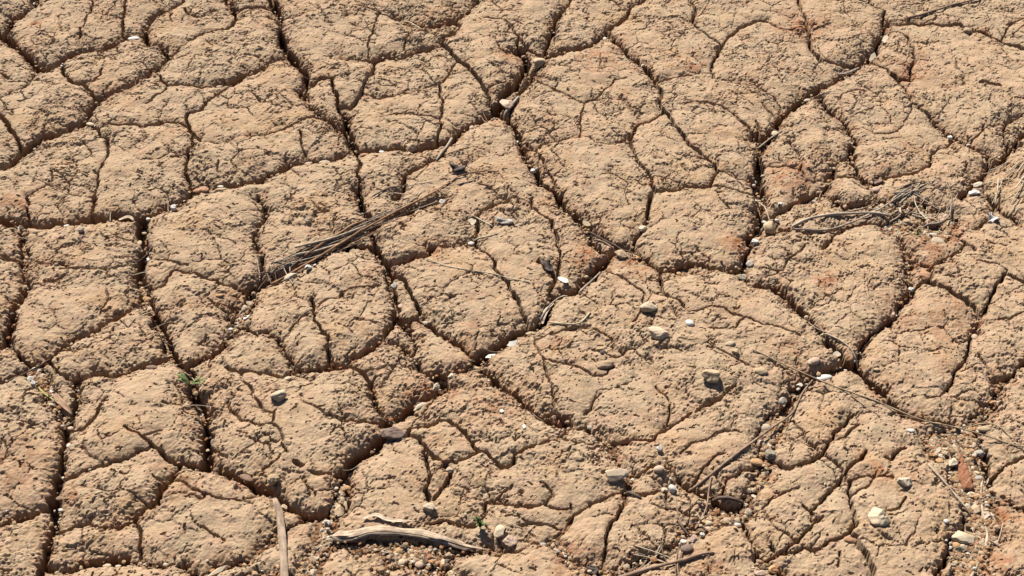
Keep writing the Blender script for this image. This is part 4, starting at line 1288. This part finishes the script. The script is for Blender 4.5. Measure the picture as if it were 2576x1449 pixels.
# ------------------------------------------------------------------ rocks, pebbles, shells
def ico(sub):
    t = (1 + 5 ** .5) / 2
    v = [(-1, t, 0), (1, t, 0), (-1, -t, 0), (1, -t, 0), (0, -1, t), (0, 1, t), (0, -1, -t), (0, 1, -t), (t, 0, -1), (t, 0, 1), (-t, 0, -1), (-t, 0, 1)]
    f = [(0, 11, 5), (0, 5, 1), (0, 1, 7), (0, 7, 10), (0, 10, 11), (1, 5, 9), (5, 11, 4), (11, 10, 2), (10, 7, 6), (7, 1, 8), (3, 9, 4), (3, 4, 2), (3, 2, 6), (3, 6, 8), (3, 8, 9), (4, 9, 5), (2, 4, 11), (6, 2, 10), (8, 6, 7), (9, 8, 1)]
    v = [np.array(a) / np.linalg.norm(a) for a in v]
    for _ in range(sub):
        cache, nf = {}, []
        def midp(a, b):
            k = (min(a, b), max(a, b))
            if k not in cache:
                p = v[a] + v[b]
                v.append(p / np.linalg.norm(p))
                cache[k] = len(v) - 1
            return cache[k]
        for a, b, c in f:
            ab, bc, ca = midp(a, b), midp(b, c), midp(c, a)
            nf += [(a, ab, ca), (b, bc, ab), (c, ca, bc), (ab, bc, ca)]
        f = nf
    return np.array(v, np.float32), np.array(f, np.int32)
ICO0, ICO2, ICO3 = ico(0), ico(2), ico(3)

def lumps(v, r, n, amp, freq):
    d = np.zeros(len(v), np.float32)
    for _ in range(n):
        a = r.normal(size=3) * freq
        d += amp * np.sin(v @ a + r.uniform(0, 6.28))
    return d

def rock_mesh(name, w, d, h, mat, r, angular):
    v, f = ICO3 if max(w, d) > 9 else ICO2
    if angular:
        n = r.normal(size=(9, 3)); n /= np.linalg.norm(n, axis=1)[:, None]
        c = r.uniform(0.52, 0.92, 9)
        dots = v @ n.T
        rad = np.where(dots > 0.05, c / np.maximum(dots, 0.05), 9).min(1)
        rad = np.minimum(rad, 1.12) + lumps(v, r, 4, 0.02, 5)
    else:
        rad = 1 + lumps(v, r, 4, 0.055, 1.8)
    p = v * rad[:, None]
    p -= (p.max(0) + p.min(0)) / 2
    p /= (p.max(0) - p.min(0))
    p *= np.array((w, d, h)) / 1000
    return mesh_from(name, p, f, mat, not angular)

def clod_mesh(name, w, d, h, mat, r):
    v, f = ICO3
    rad = 1 + lumps(v, r, 5, 0.07, 2.2) + lumps(v, r, 6, 0.03, 7)
    p = v * rad[:, None]
    p -= (p.max(0) + p.min(0)) / 2
    p /= (p.max(0) - p.min(0))
    p *= np.array((w, d, h)) / 1000
    return mesh_from(name, p, f, mat, True)

def shell_mesh(name, w, d, h, mat, r):
    """a coiled snail shell: a tube that grows along a flat spiral"""
    turns, n, m = 2.6, 44, 10
    V, F = [], []
    for i in range(n + 1):
        t = i / n
        th = t * turns * 2 * math.pi
        g = math.exp(1.15 * (t - 1) * turns * 0.62)
        R, rr = 0.62 * g, 0.42 * g
        if i == 0: rr *= 0.2
        for k in range(m):
            a = 2 * math.pi * k / m
            q = R + rr * math.cos(a)
            V.append((q * math.cos(th), q * math.sin(th), rr * 1.25 * math.sin(a) + 0.55 * (1 - g)))
    for i in range(n):
        for k in range(m):
            a, b = i * m + k, i * m + (k + 1) % m
            F.append((a, b, b + m, a + m))
    p = np.array(V)
    p -= (p.max(0) + p.min(0)) / 2
    p /= (p.max(0) - p.min(0))
    p *= np.array((w, d, h)) / 1000
    return mesh_from(name, p, np.array(F), mat, True)

def flake_mesh(name, w, d, h, mat, r):
    """a thin broken chip with an irregular rim, slightly bent"""
    n = 12
    an = np.sort(r.uniform(0, 2 * np.pi, n)) * 0.5 + np.linspace(0, 2 * np.pi, n, endpoint=False) * 0.5
    rad = r.uniform(0.7, 1.1, n)
    ring = np.stack((np.cos(an) * rad * w / 2, np.sin(an) * rad * d / 2), -1)
    V, F = [], []
    bend = r.uniform(0.15, 0.4) * h
    t = max(0.7, h * 0.22)
    for s in (-1, 1):
        for k in (1.0, 0.55):
            for x, y in ring * k:
                V.append((x, y, bend * (2 * (x / w) ** 2 * 4 - 1) * 0.5 + s * t / 2 * (0.6 if k == 1.0 else 1.0)))
        V.append((0, 0, -bend * 0.5 + s * t / 2))
    m = 2 * n + 1
    for s in (0, 1):
        o = s * m
        for k in range(n):
            k2 = (k + 1) % n
            q1 = [(o + k, o + k2, o + n + k2), (o + k, o + n + k2, o + n + k), (o + n + k, o + n + k2, o + 2 * n)]
            F += q1 if s else [tuple(reversed(t_)) for t_ in q1]
    for k in range(n):
        k2 = (k + 1) % n
        F += [(k, k2, m + k2), (k, m + k2, m + k)]
    return mesh_from(name, np.array(V) / 1000, np.array(F), mat, False)

def leaf_mesh(name, w, d, h, mat, r):
    """a dead leaf or withered head: a crumpled sheet with thickness"""
    nu, nv = 15, 9
    U, Vv = np.meshgrid(np.linspace(-1, 1, nu), np.linspace(-1, 1, nv))
    wid = np.sqrt(np.clip(1 - np.abs(U) ** 2.2, 0.03, 1)) * (1 + 0.18 * np.sin(U * 9 + r.uniform(0, 6)))
    x, y = U * w / 2, Vv * wid * d / 2
    z = h * (0.9 * (Vv * wid) ** 2 + 0.35 * np.sin(U * 3.1 + r.uniform(0, 6)) + 0.25 * np.sin(U * 5 + Vv * 4))
    top = np.stack((x, y, z), -1).reshape(-1, 3)
    V = np.concatenate((top + (0, 0, .35), top - (0, 0, .35)))
    F = []
    N = nu * nv
    for j in range(nv - 1):
        for i in range(nu - 1):
            a = j * nu + i
            F += [(a, a + 1, a + nu + 1, a + nu), (N + a, N + a + nu, N + a + nu + 1, N + a + 1)]
    rim = [i for i in range(nu)] + [j * nu + nu - 1 for j in range(1, nv)] + [N - 1 - i for i in range(1, nu)] + [(nv - 1 - j) * nu for j in range(1, nv)]
    for a, b in zip(rim[:-1], rim[1:]):
        F.append((b, a, N + a, N + b))
    return mesh_from(name, V / 1000, np.array(F), mat, True)

def brick_mesh(name, w, d, h, mat, r):
    nx, ny = 14, 40
    U, Vv = np.meshgrid(np.linspace(-1, 1, nx), np.linspace(-1, 1, ny))
    prof = np.clip(1 - np.abs(U) ** 3, 0, 1) ** 0.5 * np.clip(1 - np.abs(Vv) ** 6, 0, 1) ** 0.4
    nz = sum(np.sin(U * a + Vv * b + c) for a, b, c in [(3, 9, 1), (5, -17, 2), (9, 23, 3), (-11, 31, 4)]) / 4
    x = U * w / 2 * (0.72 + 0.28 * np.sin(Vv * 2.2 + 2.4) + 0.10 * np.sin(Vv * 13))
    z = h * (prof * (0.75 + 0.25 * nz)) - h * 0.3
    return mesh_from(name, np.stack((x, Vv * d / 2, z), -1).reshape(-1, 3) / 1000,
                     np.array([(j * nx + i, j * nx + i + 1, (j + 1) * nx + i + 1, (j + 1) * nx + i) for j in range(ny - 1) for i in range(nx - 1)]), mat, True)

NAMES = {'rock': ('stone', 'stone'), 'pebble': ('pebble', 'pebble'), 'shell': ('snail_shell', 'snail shell'), 'flake': ('chip', 'chip'),
         'clod': ('clod', 'clod'), 'leaf': ('dead_leaf', 'leaf'), 'brick': ('brick_fragment', 'brick')}
for si, line in enumerate(STONES.strip().splitlines()):
    kind, g, col, label = line.split('|')
    x, y, w, d, h, ang = map(float, g.split())
    r = np.random.default_rng(900 + si)
    mat = STONE[col]
    nm, cat = NAMES[kind]
    tiltx, tilty = r.uniform(-.12, .12, 2)
    z = zpatch(x, y, w * .35, d * .35, 0.7)
    if kind in ('rock', 'pebble'):
        me = rock_mesh(nm, w * 0.99, d * 0.99, h * 1.1, mat, r, kind == 'rock'); z += h * (0.27 if kind == 'rock' else 0.22)
    elif kind == 'clod':
        me = clod_mesh(nm, w, d, h * 1.3, mat if col not in ('tan', 'greytan', 'pale') else CLAY, r); z += h * 0.3
    elif kind == 'shell':
        me = shell_mesh(nm, w, w * 0.9, w * 0.72, mat, r); z += w * 0.3; ang = r.uniform(0, 360); tiltx, tilty = r.uniform(-.5, .5, 2)
    elif kind == 'flake':
        me = flake_mesh(nm, w, d, max(h, 2.0), mat, r); z += 1.8; tiltx, tilty = r.uniform(-.3, .3, 2)
    elif kind == 'leaf':
        me = leaf_mesh(nm, w, d, h * 1.2, mat, r); z += h * 0.5 + 1
    else:
        me = brick_mesh(nm, w, d, 8.0, mat, r); z = zpatch(x, y, w * .4, d * .4, 0.6) + 4.0
    o = obj(nm, me, None, (x / 1000, y / 1000, z / 1000), (tiltx, tilty, math.radians(ang)))
    tag(o, label, cat, {'shell': 'snail shells', 'pebble': 'pebbles lying about', 'rock': 'loose stones'}.get(kind))

# ------------------------------------------------------------------ twigs, stalks, straw
def smooth_line(pts, step):
    """Catmull-Rom through the surveyed points, resampled"""
    P = [np.array(p, float) for p in pts]
    P = [2 * P[0] - P[1]] + P + [2 * P[-1] - P[-2]]
    out = []
    for a, b, c, d in zip(P[:-3], P[1:-2], P[2:-1], P[3:]):
        n = max(2, int(np.linalg.norm(c - b) / step))
        for k in range(n):
            t = k / n
            out.append(0.5 * (2 * b + (c - a) * t + (2 * a - 5 * b + 4 * c - d) * t * t + (3 * b - a - 3 * c + d) * t ** 3))
    out.append(P[-2])
    return np.array(out)

def drape(line, r, stiff, lift=0.0):
    """heights for a stiff line resting on the surface"""
    z = np.array([max(zat(x + dx, y + dy) for dx in (-r, 0, r) for dy in (-r, 0, r)) for x, y in line])
    low = z.copy()
    s_ = np.concatenate(([0], np.cumsum(np.linalg.norm(np.diff(line, axis=0), axis=1))))
    hull = [0]
    for i in range(1, len(z)):                       # upper convex hull
        while len(hull) > 1 and (z[hull[-1]] - z[hull[-2]]) * (s_[i] - s_[hull[-2]]) <= (z[i] - z[hull[-2]]) * (s_[hull[-1]] - s_[hull[-2]]):
            hull.pop()
        hull.append(i)
    zh = np.interp(s_, s_[hull], z[hull])
    for _ in range(stiff):
        s = z.copy()
        s[1:-1] = (z[:-2] + 2 * z[1:-1] + z[2:]) / 4
        s[0], s[-1] = (z[0] + z[1]) / 2, (z[-1] + z[-2]) / 2
        z = np.maximum(s, low - 2.0)
    z = np.minimum(np.maximum(z, zh - 3.0), zh + 1.0)
    return z + r * 0.85 + lift

def tube(line3, r0, r1, sides, r, rough=0.12, ribs=0):
    n = len(line3)
    T = np.gradient(line3, axis=0)
    T /= np.linalg.norm(T, axis=1)[:, None] + 1e-9
    up = np.array((0, 0, 1.0))
    A = np.cross(T, up); A /= np.linalg.norm(A, axis=1)[:, None] + 1e-9
    B = np.cross(A, T)
    s = np.concatenate(([0], np.cumsum(np.linalg.norm(np.diff(line3, axis=0), axis=1))))
    V, AL = [], []
    ph = r.uniform(0, 6.28)
    for i in range(n):
        f = i / (n - 1)
        rr = r0 + (r1 - r0) * f
        rr *= 1 + rough * math.sin(s[i] / (rr * 5 + 1) + ph) + rough * r.uniform(-.6, .6)
        if i in (0, n - 1): rr *= 0.55
        for k in range(sides):
            a = 2 * math.pi * k / sides
            q = rr * (1 + (0.16 * math.sin(ribs * a + s[i] / 60) if ribs else 0) + rough * 0.5 * r.uniform(-1, 1))
            V.append(line3[i] + A[i] * math.cos(a) * q + B[i] * math.sin(a) * q)
            AL.append((s[i] / 1000, math.cos(a) * rr / 1000, math.sin(a) * rr / 1000))
    F = []
    for i in range(n - 1):
        for k in range(sides):
            a, b = i * sides + k, i * sides + (k + 1) % sides
            F.append((a, b, b + sides, a + sides))
    m = len(V)
    V += [line3[0] - T[0] * r0 * 0.3, line3[-1] + T[-1] * r1 * 0.3]
    AL += [(0, 0, 0), (s[-1] / 1000, 0, 0)]
    e = (n - 1) * sides
    for k in range(sides):
        k2 = (k + 1) % sides
        F.append((m, k2, k, k)); F.append((m + 1, e + k, e + k2, e + k2))
    return np.array(V) / 1000, F, np.array(AL)

def tri_quads(F):
    """degenerate quads become triangles: return all as triangles"""
    out = []
    for a, b, c, d in F:
        out.append((a, b, c))
        if d != c: out.append((a, c, d))
    return np.array(out)

def centred(V):
    c = np.array((V[:, 0].mean(), V[:, 1].mean(), V[:, 2].min()))
    return V - c, c

def stick(name, pts, r0, r1, mat, seed, sides=7, stiff=30, lift=0.0, ribs=0, rough=0.12):
    r = np.random.default_rng(seed)
    line = smooth_line(pts, max(4.0, r0 * 1.5))
    z = drape(line, (r0 + r1) / 2, stiff, lift)
    V, F, AL = tube(np.column_stack((line, z)), r0, r1, sides, r, rough, ribs)
    V, c = centred(V)
    return obj(name, mesh_from(name, V, tri_quads(F), mat, True, {'along': ('FLOAT_VECTOR', AL)}), None, c)

def blade(name, pts, r0, r1, mat, seed, thick=1.0, curl=0.25, lift=0.5, flat=False):
    """a flat strip with thickness: leaf blade, husk, split stick"""
    r = np.random.default_rng(seed)
    line = smooth_line(pts, 4.0)
    n = len(line)
    z = drape(line, 2.0, 40, lift)
    T = np.gradient(line, axis=0); T /= np.linalg.norm(T, axis=1)[:, None]
    S = np.stack((-T[:, 1], T[:, 0]), -1)
    s = np.concatenate(([0], np.cumsum(np.linalg.norm(np.diff(line, axis=0), axis=1))))
    V, AL, F = [], [], []
    m = 5
    for i in range(n):
        f = i / (n - 1)
        w = (r0 + (r1 - r0) * f) if flat else r0 * max(0.12, math.sin(math.pi * min(0.97, 0.12 + 0.85 * f))) ** 0.8
        if flat: w = (r0 * 0.55 + r0 * 0.45 * min(1, f * 6)) * (1 + 0.05 * math.sin(s[i] / 9))
        for t in (1, -1):
            for k in range(m):
                u = (k / (m - 1) - .5) * 2
                zz = z[i] + curl * w * u * u + t * thick * (1 - 0.5 * u * u)
                V.append((line[i, 0] + S[i, 0] * u * w, line[i, 1] + S[i, 1] * u * w, zz))
                AL.append((s[i] / 1000, u * w / 1000, t * thick / 1000))
    for i in range(n - 1):
        a, b = i * 2 * m, (i + 1) * 2 * m
        for k in range(m - 1):
            F += [(a + k, a + k + 1, b + k + 1, b + k), (a + m + k, b + m + k, b + m + k + 1, a + m + k + 1)]
        F += [(a, b, b + m, a + m), (a + m - 1, a + 2 * m - 1, b + 2 * m - 1, b + m - 1)]
    for o in (0, (n - 1) * 2 * m):
        for k in range(m - 1):
            F.append((o + k, o + k + 1, o + m + k + 1, o + m + k))
    V, c = centred(np.array(V) / 1000)
    return obj(name, mesh_from(name, V, np.array(F), mat, True, {'along': ('FLOAT_VECTOR', np.array(AL))}), None, c)

def bark_piece(name, pts, r0, r1, mat, seed):
    """a weathered splinter of bark: low, fibrous, with ragged ends"""
    r = np.random.default_rng(seed)
    line = smooth_line(pts, 3.0)
    n, m = len(line), 40
    T = np.gradient(line, axis=0); T /= np.linalg.norm(T, axis=1)[:, None]
    S = np.stack((-T[:, 1], T[:, 0]), -1)
    s = np.concatenate(([0], np.cumsum(np.linalg.norm(np.diff(line, axis=0), axis=1))))
    z = drape(line, r0 * 0.5, 60, -r0 * 0.15)
    ang = np.linspace(0, 2 * np.pi, m, endpoint=False)
    fib = r.uniform(-1, 1, m)
    fib2 = r.uniform(0, 6.28, m)
    e0, e1 = r.uniform(0, 34, m), r.uniform(0, 75, m)        # where each fibre breaks off
    V, AL, F = [], [], []
    for i in range(n):
        f = i / (n - 1)
        rr = (r0 + (r1 - r0) * f) * (1 + 0.10 * math.sin(s[i] / 23 + 1) + 0.06 * math.sin(s[i] / 9))
        for k in range(m):
            q = rr * (1 + 0.24 * fib[k] + 0.11 * math.sin(s[i] / 14 + fib2[k]) + 0.03 * r.uniform(-1, 1))
            q *= min(1, max(0.15, (s[i] - e0[k]) / 7)) * min(1, max(0.12, (s[-1] - s[i] - e1[k]) / 12))
            u, h = math.cos(ang[k]) * q * 1.05, math.sin(ang[k]) * q * 0.38
            V.append((line[i, 0] + S[i, 0] * u, line[i, 1] + S[i, 1] * u, z[i] + h))
            AL.append((s[i] / 1000, ang[k] * r0 / 1000, fib[k] * 0.002))
    for i in range(n - 1):
        for k in range(m):
            a, b = i * m + k, i * m + (k + 1) % m
            F.append((a, b, b + m, a + m))
    V, c = centred(np.array(V) / 1000)
    return obj(name, mesh_from(name, V, np.array(F), mat, True, {'along': ('FLOAT_VECTOR', np.array(AL))}), None, c)

def pairs(f):
    f = list(map(float, f))
    return list(zip(f[0::2], f[1::2]))

for ti, line in enumerate(TWIGS.strip().splitlines()):
    kind, rr, col, pts, label = line.split('|')
    r0, r1 = map(float, rr.split())
    P = pairs(pts.split())
    mat = WOOD[col]
    if kind == 'twig':
        nm, cat = ('stalk', 'stalk') if col in ('stalk', 'straw', 'root') else ('twig', 'twig')
        o = stick(nm, P, r0, r1, mat, 300 + ti, 7 if r0 < 2.5 else 10, lift=0.4)
    elif kind == 'log':
        nm, cat = 'bark_log', 'bark'
        o = bark_piece(nm, P, r0, r1, mat, 300 + ti)
    else:
        flat = col == 'woodstick'
        nm, cat = ('wooden_stick', 'stick') if flat else ('leaf_blade', 'leaf')
        o = blade(nm, P, r0, r1, mat, 300 + ti, 1.6 if flat else 0.4, 0.0 if flat else 0.45, 1.5 if flat else 0.6, flat)
    tag(o, label, cat)

for bi, line in enumerate(BUNDLE.strip().splitlines()):
    f = line.split()
    o = stick('stalk', pairs(f[1:]), float(f[0]), float(f[0]) * .7, WOOD[('palebark', 'bark', 'greybark', 'root', 'palebark', 'bark', 'greybark')[bi % 7]], 700 + bi, 6, 25, 0.5 + (bi % 5) * 0.7)
    tag(o, 'dry stalk in the bundle lying along the central slanting crack', 'stalk', 'dry stalks bundled along the central crack')
for bi, line in enumerate(STRAW.strip().splitlines()):
    f = line.split()
    o = stick('straw', pairs(f[1:]), float(f[0]), float(f[0]) * .6, WOOD[('straw', 'palebark', 'straw')[bi % 3]], 800 + bi, 6, 25, 1.0 + (bi % 8) * 1.3)
    tag(o, 'pale dry straw in the matted heap beside the white stone pair', 'straw', 'pale straws in the matted heap')

# broken bits of twig and straw that have blown into the cracks
r = np.random.default_rng(91)
ys, xs = np.nonzero((OUT < -15) & (S1 < -1.5))
spots = []
for k in r.integers(0, len(ys), 60):
    spots.append((float(gx[xs[k]]), float(gy[ys[k]]), None, 'short dry twig fragment caught among the crumbs of a crack', 'twig fragments littering the cracks'))
for cx, cy, rx, ry, n, lab_, grp, mean in DEBRIS:
    for k in range(n):
        spots.append((cx + r.normal() * rx, cy + r.normal() * ry, math.radians(mean + r.normal() * 40), lab_, grp))
for k, (x, y, a, lab_, grp) in enumerate(spots):
    a = r.uniform(0, math.pi) if a is None else a
    L = r.uniform(12, 42) if 'crack' in grp else r.uniform(20, 85)
    b = r.normal() * L * 0.08
    P = [(x + math.cos(a) * L * t - math.sin(a) * b * (1 - 4 * t * t), y + math.sin(a) * L * t + math.cos(a) * b * (1 - 4 * t * t)) for t in (-.5, -.17, .17, .5)]
    w = r.uniform(0.45, 1.0) if 'crack' in grp else r.uniform(0.5, 1.5)
    o = stick('twig', P, w, w * 0.7, WOOD[('bark', 'greybark', 'straw', 'darkbark', 'palebark', 'darkbark')[k % 6]], 2000 + k, 6, 20, r.uniform(0, 1.5))
    tag(o, lab_, 'twig', grp)

# ------------------------------------------------------------------ green seedlings
def leaflet(L, w, mat, name='leaf'):
    n = 9
    V, F, AL = [], [], []
    for i in range(n):
        f = i / (n - 1)
        ww = w * math.sin(math.pi * (0.06 + 0.9 * f)) ** 0.8
        for t in (0.18, -0.18):
            for u in (-1, 0, 1):
                V.append((f * L, u * ww, abs(u) * ww * 0.35 + math.sin(f * 2.2) * L * 0.18 + t))
                AL.append((f * L / 1000, u * ww / 1000, 0))
    for i in range(n - 1):
        a, b = i * 6, i * 6 + 6
        for k in (0, 1):
            F += [(a + k, b + k, b + k + 1, a + k + 1), (a + 3 + k, a + 4 + k, b + 4 + k, b + 3 + k)]
        F += [(a, a + 3, b + 3, b), (a + 2, b + 2, b + 5, a + 5)]
    return mesh_from(name, np.array(V) / 1000, np.array(F), mat, True, {'along': ('FLOAT_VECTOR', np.array(AL))})

def seedling(name, x, y, label, spec, stem):
    root = obj(name, None, None, (x / 1000, y / 1000, (zpatch(x, y, 14, 14, 0.75) + 1) / 1000))
    tag(root, label, 'seedling')
    r = np.random.default_rng(int(abs(x)) + 3)
    V, F, AL = tube(np.array([(0, 0, -14.0), (0.3, 0, stem * .4), (0, 0.3, stem)]), 0.8, 0.5, 6, r, 0.05)
    obj('stem', mesh_from('stem', V, tri_quads(F), WOOD['green'], True, {'along': ('FLOAT_VECTOR', AL)}), root)
    for L, w, az, el, hz in spec:
        obj('leaf', leaflet(L, w, WOOD['green']), root, (0, 0, hz / 1000), (0, -math.radians(el), math.radians(az)))
(ax0, ay0), (ax1, ay1), (ax2, ay2) = [(a * 1000, b * 1000) for a, b in SPROUTS]
seedling('seedling', ax0, ay0, 'green seedling with two narrow feathery leaves spread over a crack',
         [(27, 1.9, 150, 10, 7), (22, 1.6, 166, 4, 8), (26, 2.0, 136, 18, 6), (20, 1.8, 158, 24, 9), (24, 1.8, 8, 6, 7), (19, 1.5, -10, 3, 8), (22, 1.8, 24, 16, 6)], 10)
seedling('seedling', ax1, ay1, 'tiny bushy green sprout beside the cream upright stone',
         [(6 + (k % 4) * 2.5, 1.9, k * 47, 12 + (k % 5) * 14, 2 + k % 6) for k in range(17)], 9)
seedling('seedling', ax2, ay2, 'dull green tuft in the debris heap beside the round tan clod',
         [(7 + (k % 3) * 2, 1.3, k * 55, 25 + (k % 3) * 18, 2) for k in range(7)], 4)

# ------------------------------------------------------------------ crumbs and gravel on the crack floors
def scatter(n_try, seed, smin, smax, power, where):
    r = np.random.default_rng(seed)
    ys, xs = np.nonzero(where)
    k = r.integers(0, len(ys), n_try)
    x = gx[xs[k]] + r.uniform(-G, G, n_try)
    y = gy[ys[k]] + r.uniform(-G, G, n_try)
    z = SURF[ys[k], xs[k]]
    s = smin + (smax - smin) * r.uniform(0, 1, n_try) ** power
    return x, y, z, s, r

GR = bpy.data.materials.new('gravel_crumbs')
GR.use_nodes = True
_nt, _b = GR.node_tree, GR.node_tree.nodes['Principled BSDF']
_b.inputs['Roughness'].default_value = 0.9
_b.inputs['Specular IOR Level'].default_value = 0.15
_at = _nt.nodes.new('ShaderNodeAttribute'); _at.attribute_name = 'tint'
_f = ramp(_nt, noise(_nt, coords(_nt), 500, 3), [(0.3, 0.75), (0.7, 1.1)])
_nt.links.new(mix(_nt, 1.0, _at.outputs['Color'], _f, 'MULTIPLY'), _b.inputs['Base Color'])
PAL = np.array([(0.224, 0.146, 0.078), (0.258, 0.174, 0.095), (0.190, 0.101, 0.050), (0.168, 0.078, 0.036), (0.280, 0.207, 0.134), (0.134, 0.084, 0.050), (0.246, 0.157, 0.101), (0.336, 0.280, 0.213), (0.078, 0.056, 0.039), (0.258, 0.134, 0.062)])
PW = np.array([.17, .17, .12, .08, .15, .09, .10, .07, .05, .04])

OCTA = (np.array([(1, 0, 0), (-.5, .87, 0), (-.5, -.87, 0), (.2, .1, 1), (-.1, .1, -1)], np.float32),
        np.array([(0, 1, 3), (1, 2, 3), (2, 0, 3), (1, 0, 4), (2, 1, 4), (0, 2, 4)], np.int32))

def grains(name, x, y, z, s, r, shape=ICO0):
    v, f = shape
    n = len(x)
    sc_ = s[:, None] * np.stack((r.uniform(.7, 1.3, n), r.uniform(.7, 1.3, n), r.uniform(.5, .9, n)), -1)
    vv = v[None] * (1 + r.uniform(-.25, .25, (n, len(v), 1)))
    p = vv * sc_[:, None, :]
    th = r.uniform(0, 6.28, n)
    c, si = np.cos(th)[:, None], np.sin(th)[:, None]
    px = p[:, :, 0] * c - p[:, :, 1] * si
    py = p[:, :, 0] * si + p[:, :, 1] * c
    V = np.stack((px + x[:, None], py + y[:, None], p[:, :, 2] + (z + s * 0.3)[:, None]), -1).reshape(-1, 3) / 1000
    Fz = (f[None] + (np.arange(n) * len(v))[:, None, None]).reshape(-1, 3)
    col = PAL[r.choice(len(PAL), n, p=PW / PW.sum())] * r.uniform(.85, 1.15, (n, 1))
    col = np.concatenate((col, np.ones((n, 1))), 1)
    return mesh_from(name, V, Fz, GR, False, {'tint': ('FLOAT_COLOR', np.repeat(col, len(v), 0))})

near = OUT < 60
floor_mask = near & (H < FLOOR) & (S1 < 1)
wide = near & (S1 < -6) & (H < FLOOR)
edge = near & (E1 > 0) & (E1 < 14)
parts = []
for n, sd, a, b, pw, msk in ((15000, 71, 0.8, 3.8, 2.0, floor_mask), (15000, 72, 0.9, 4.6, 2.2, wide), (5500, 73, 0.6, 3.0, 2.2, edge), (1800, 76, 0.6, 2.2, 2.0, near & (E2 < 5)),
                             (4200, 74, 0.5, 1.9, 2.6, near & (E1 > 8) & (ROUGH > 0.5))):
    parts.append(scatter(n, sd, a, b, pw, msk))
# crumbs wedged between the walls
p = list(scatter(1900, 77, 1.2, 4.2, 1.6, near & (H < FLOOR) & (S1 > -6) & (S1 < -0.5)))
p[2] = p[2] + p[4].uniform(0, 1, len(p[2])) ** 1.3 * np.clip(-p[2] - 9, 0, 60)
parts.append(p)
x, y, z, s = (np.concatenate([p[i] for p in parts]) for i in range(4))
big = s > 1.7
crumbs = obj('gravel', grains('gravel', x[big], y[big], z[big], s[big], np.random.default_rng(75)))
grit = obj('grit', grains('grit', x[~big], y[~big], z[~big], s[~big], np.random.default_rng(76), OCTA))
tag(grit, 'finest grit and dust crumbs scattered over the clay and its cracks', 'grit', kind='stuff')
tag(crumbs, 'fine gravel and clay crumbs lying in the cracks', 'gravel', kind='stuff')

# pebbles big enough to pick out in the gravel-filled cracks
x, y, z, s, r = scatter(150, 81, 3.2, 7.0, 2.0, (OUT < -10) & (S1 < -4.5) & (H < FLOOR) & (DEP < 17))
keys = ['tan', 'pink', 'red', 'orange', 'greytan', 'tan', 'brown', 'cream']
protos = [rock_mesh('pebble', 2.0, 1.6, 1.2, STONE[keys[k % 8]], np.random.default_rng(600 + k), k % 2 == 0) for k in range(16)]
for k in range(len(x)):
    o = obj('pebble', protos[k % 16], None, (x[k] / 1000, y[k] / 1000, (z[k] + s[k] * .4) / 1000), tuple(r.uniform(-.4, .4, 2)) + (r.uniform(0, 6.28),))
    o.scale = (s[k],) * 3
    tag(o, 'nondescript brownish pebble among the crumbs filling a crack', 'pebble', 'brownish pebbles among the crumbs in the cracks')
print('tris', sum(sum(len(p.vertices) - 2 for p in o.data.polygons) if len(o.data.polygons) < 2000 else len(o.data.polygons) * (len(o.data.polygons[0].vertices) - 2) for o in sc.objects if o.type == 'MESH'))
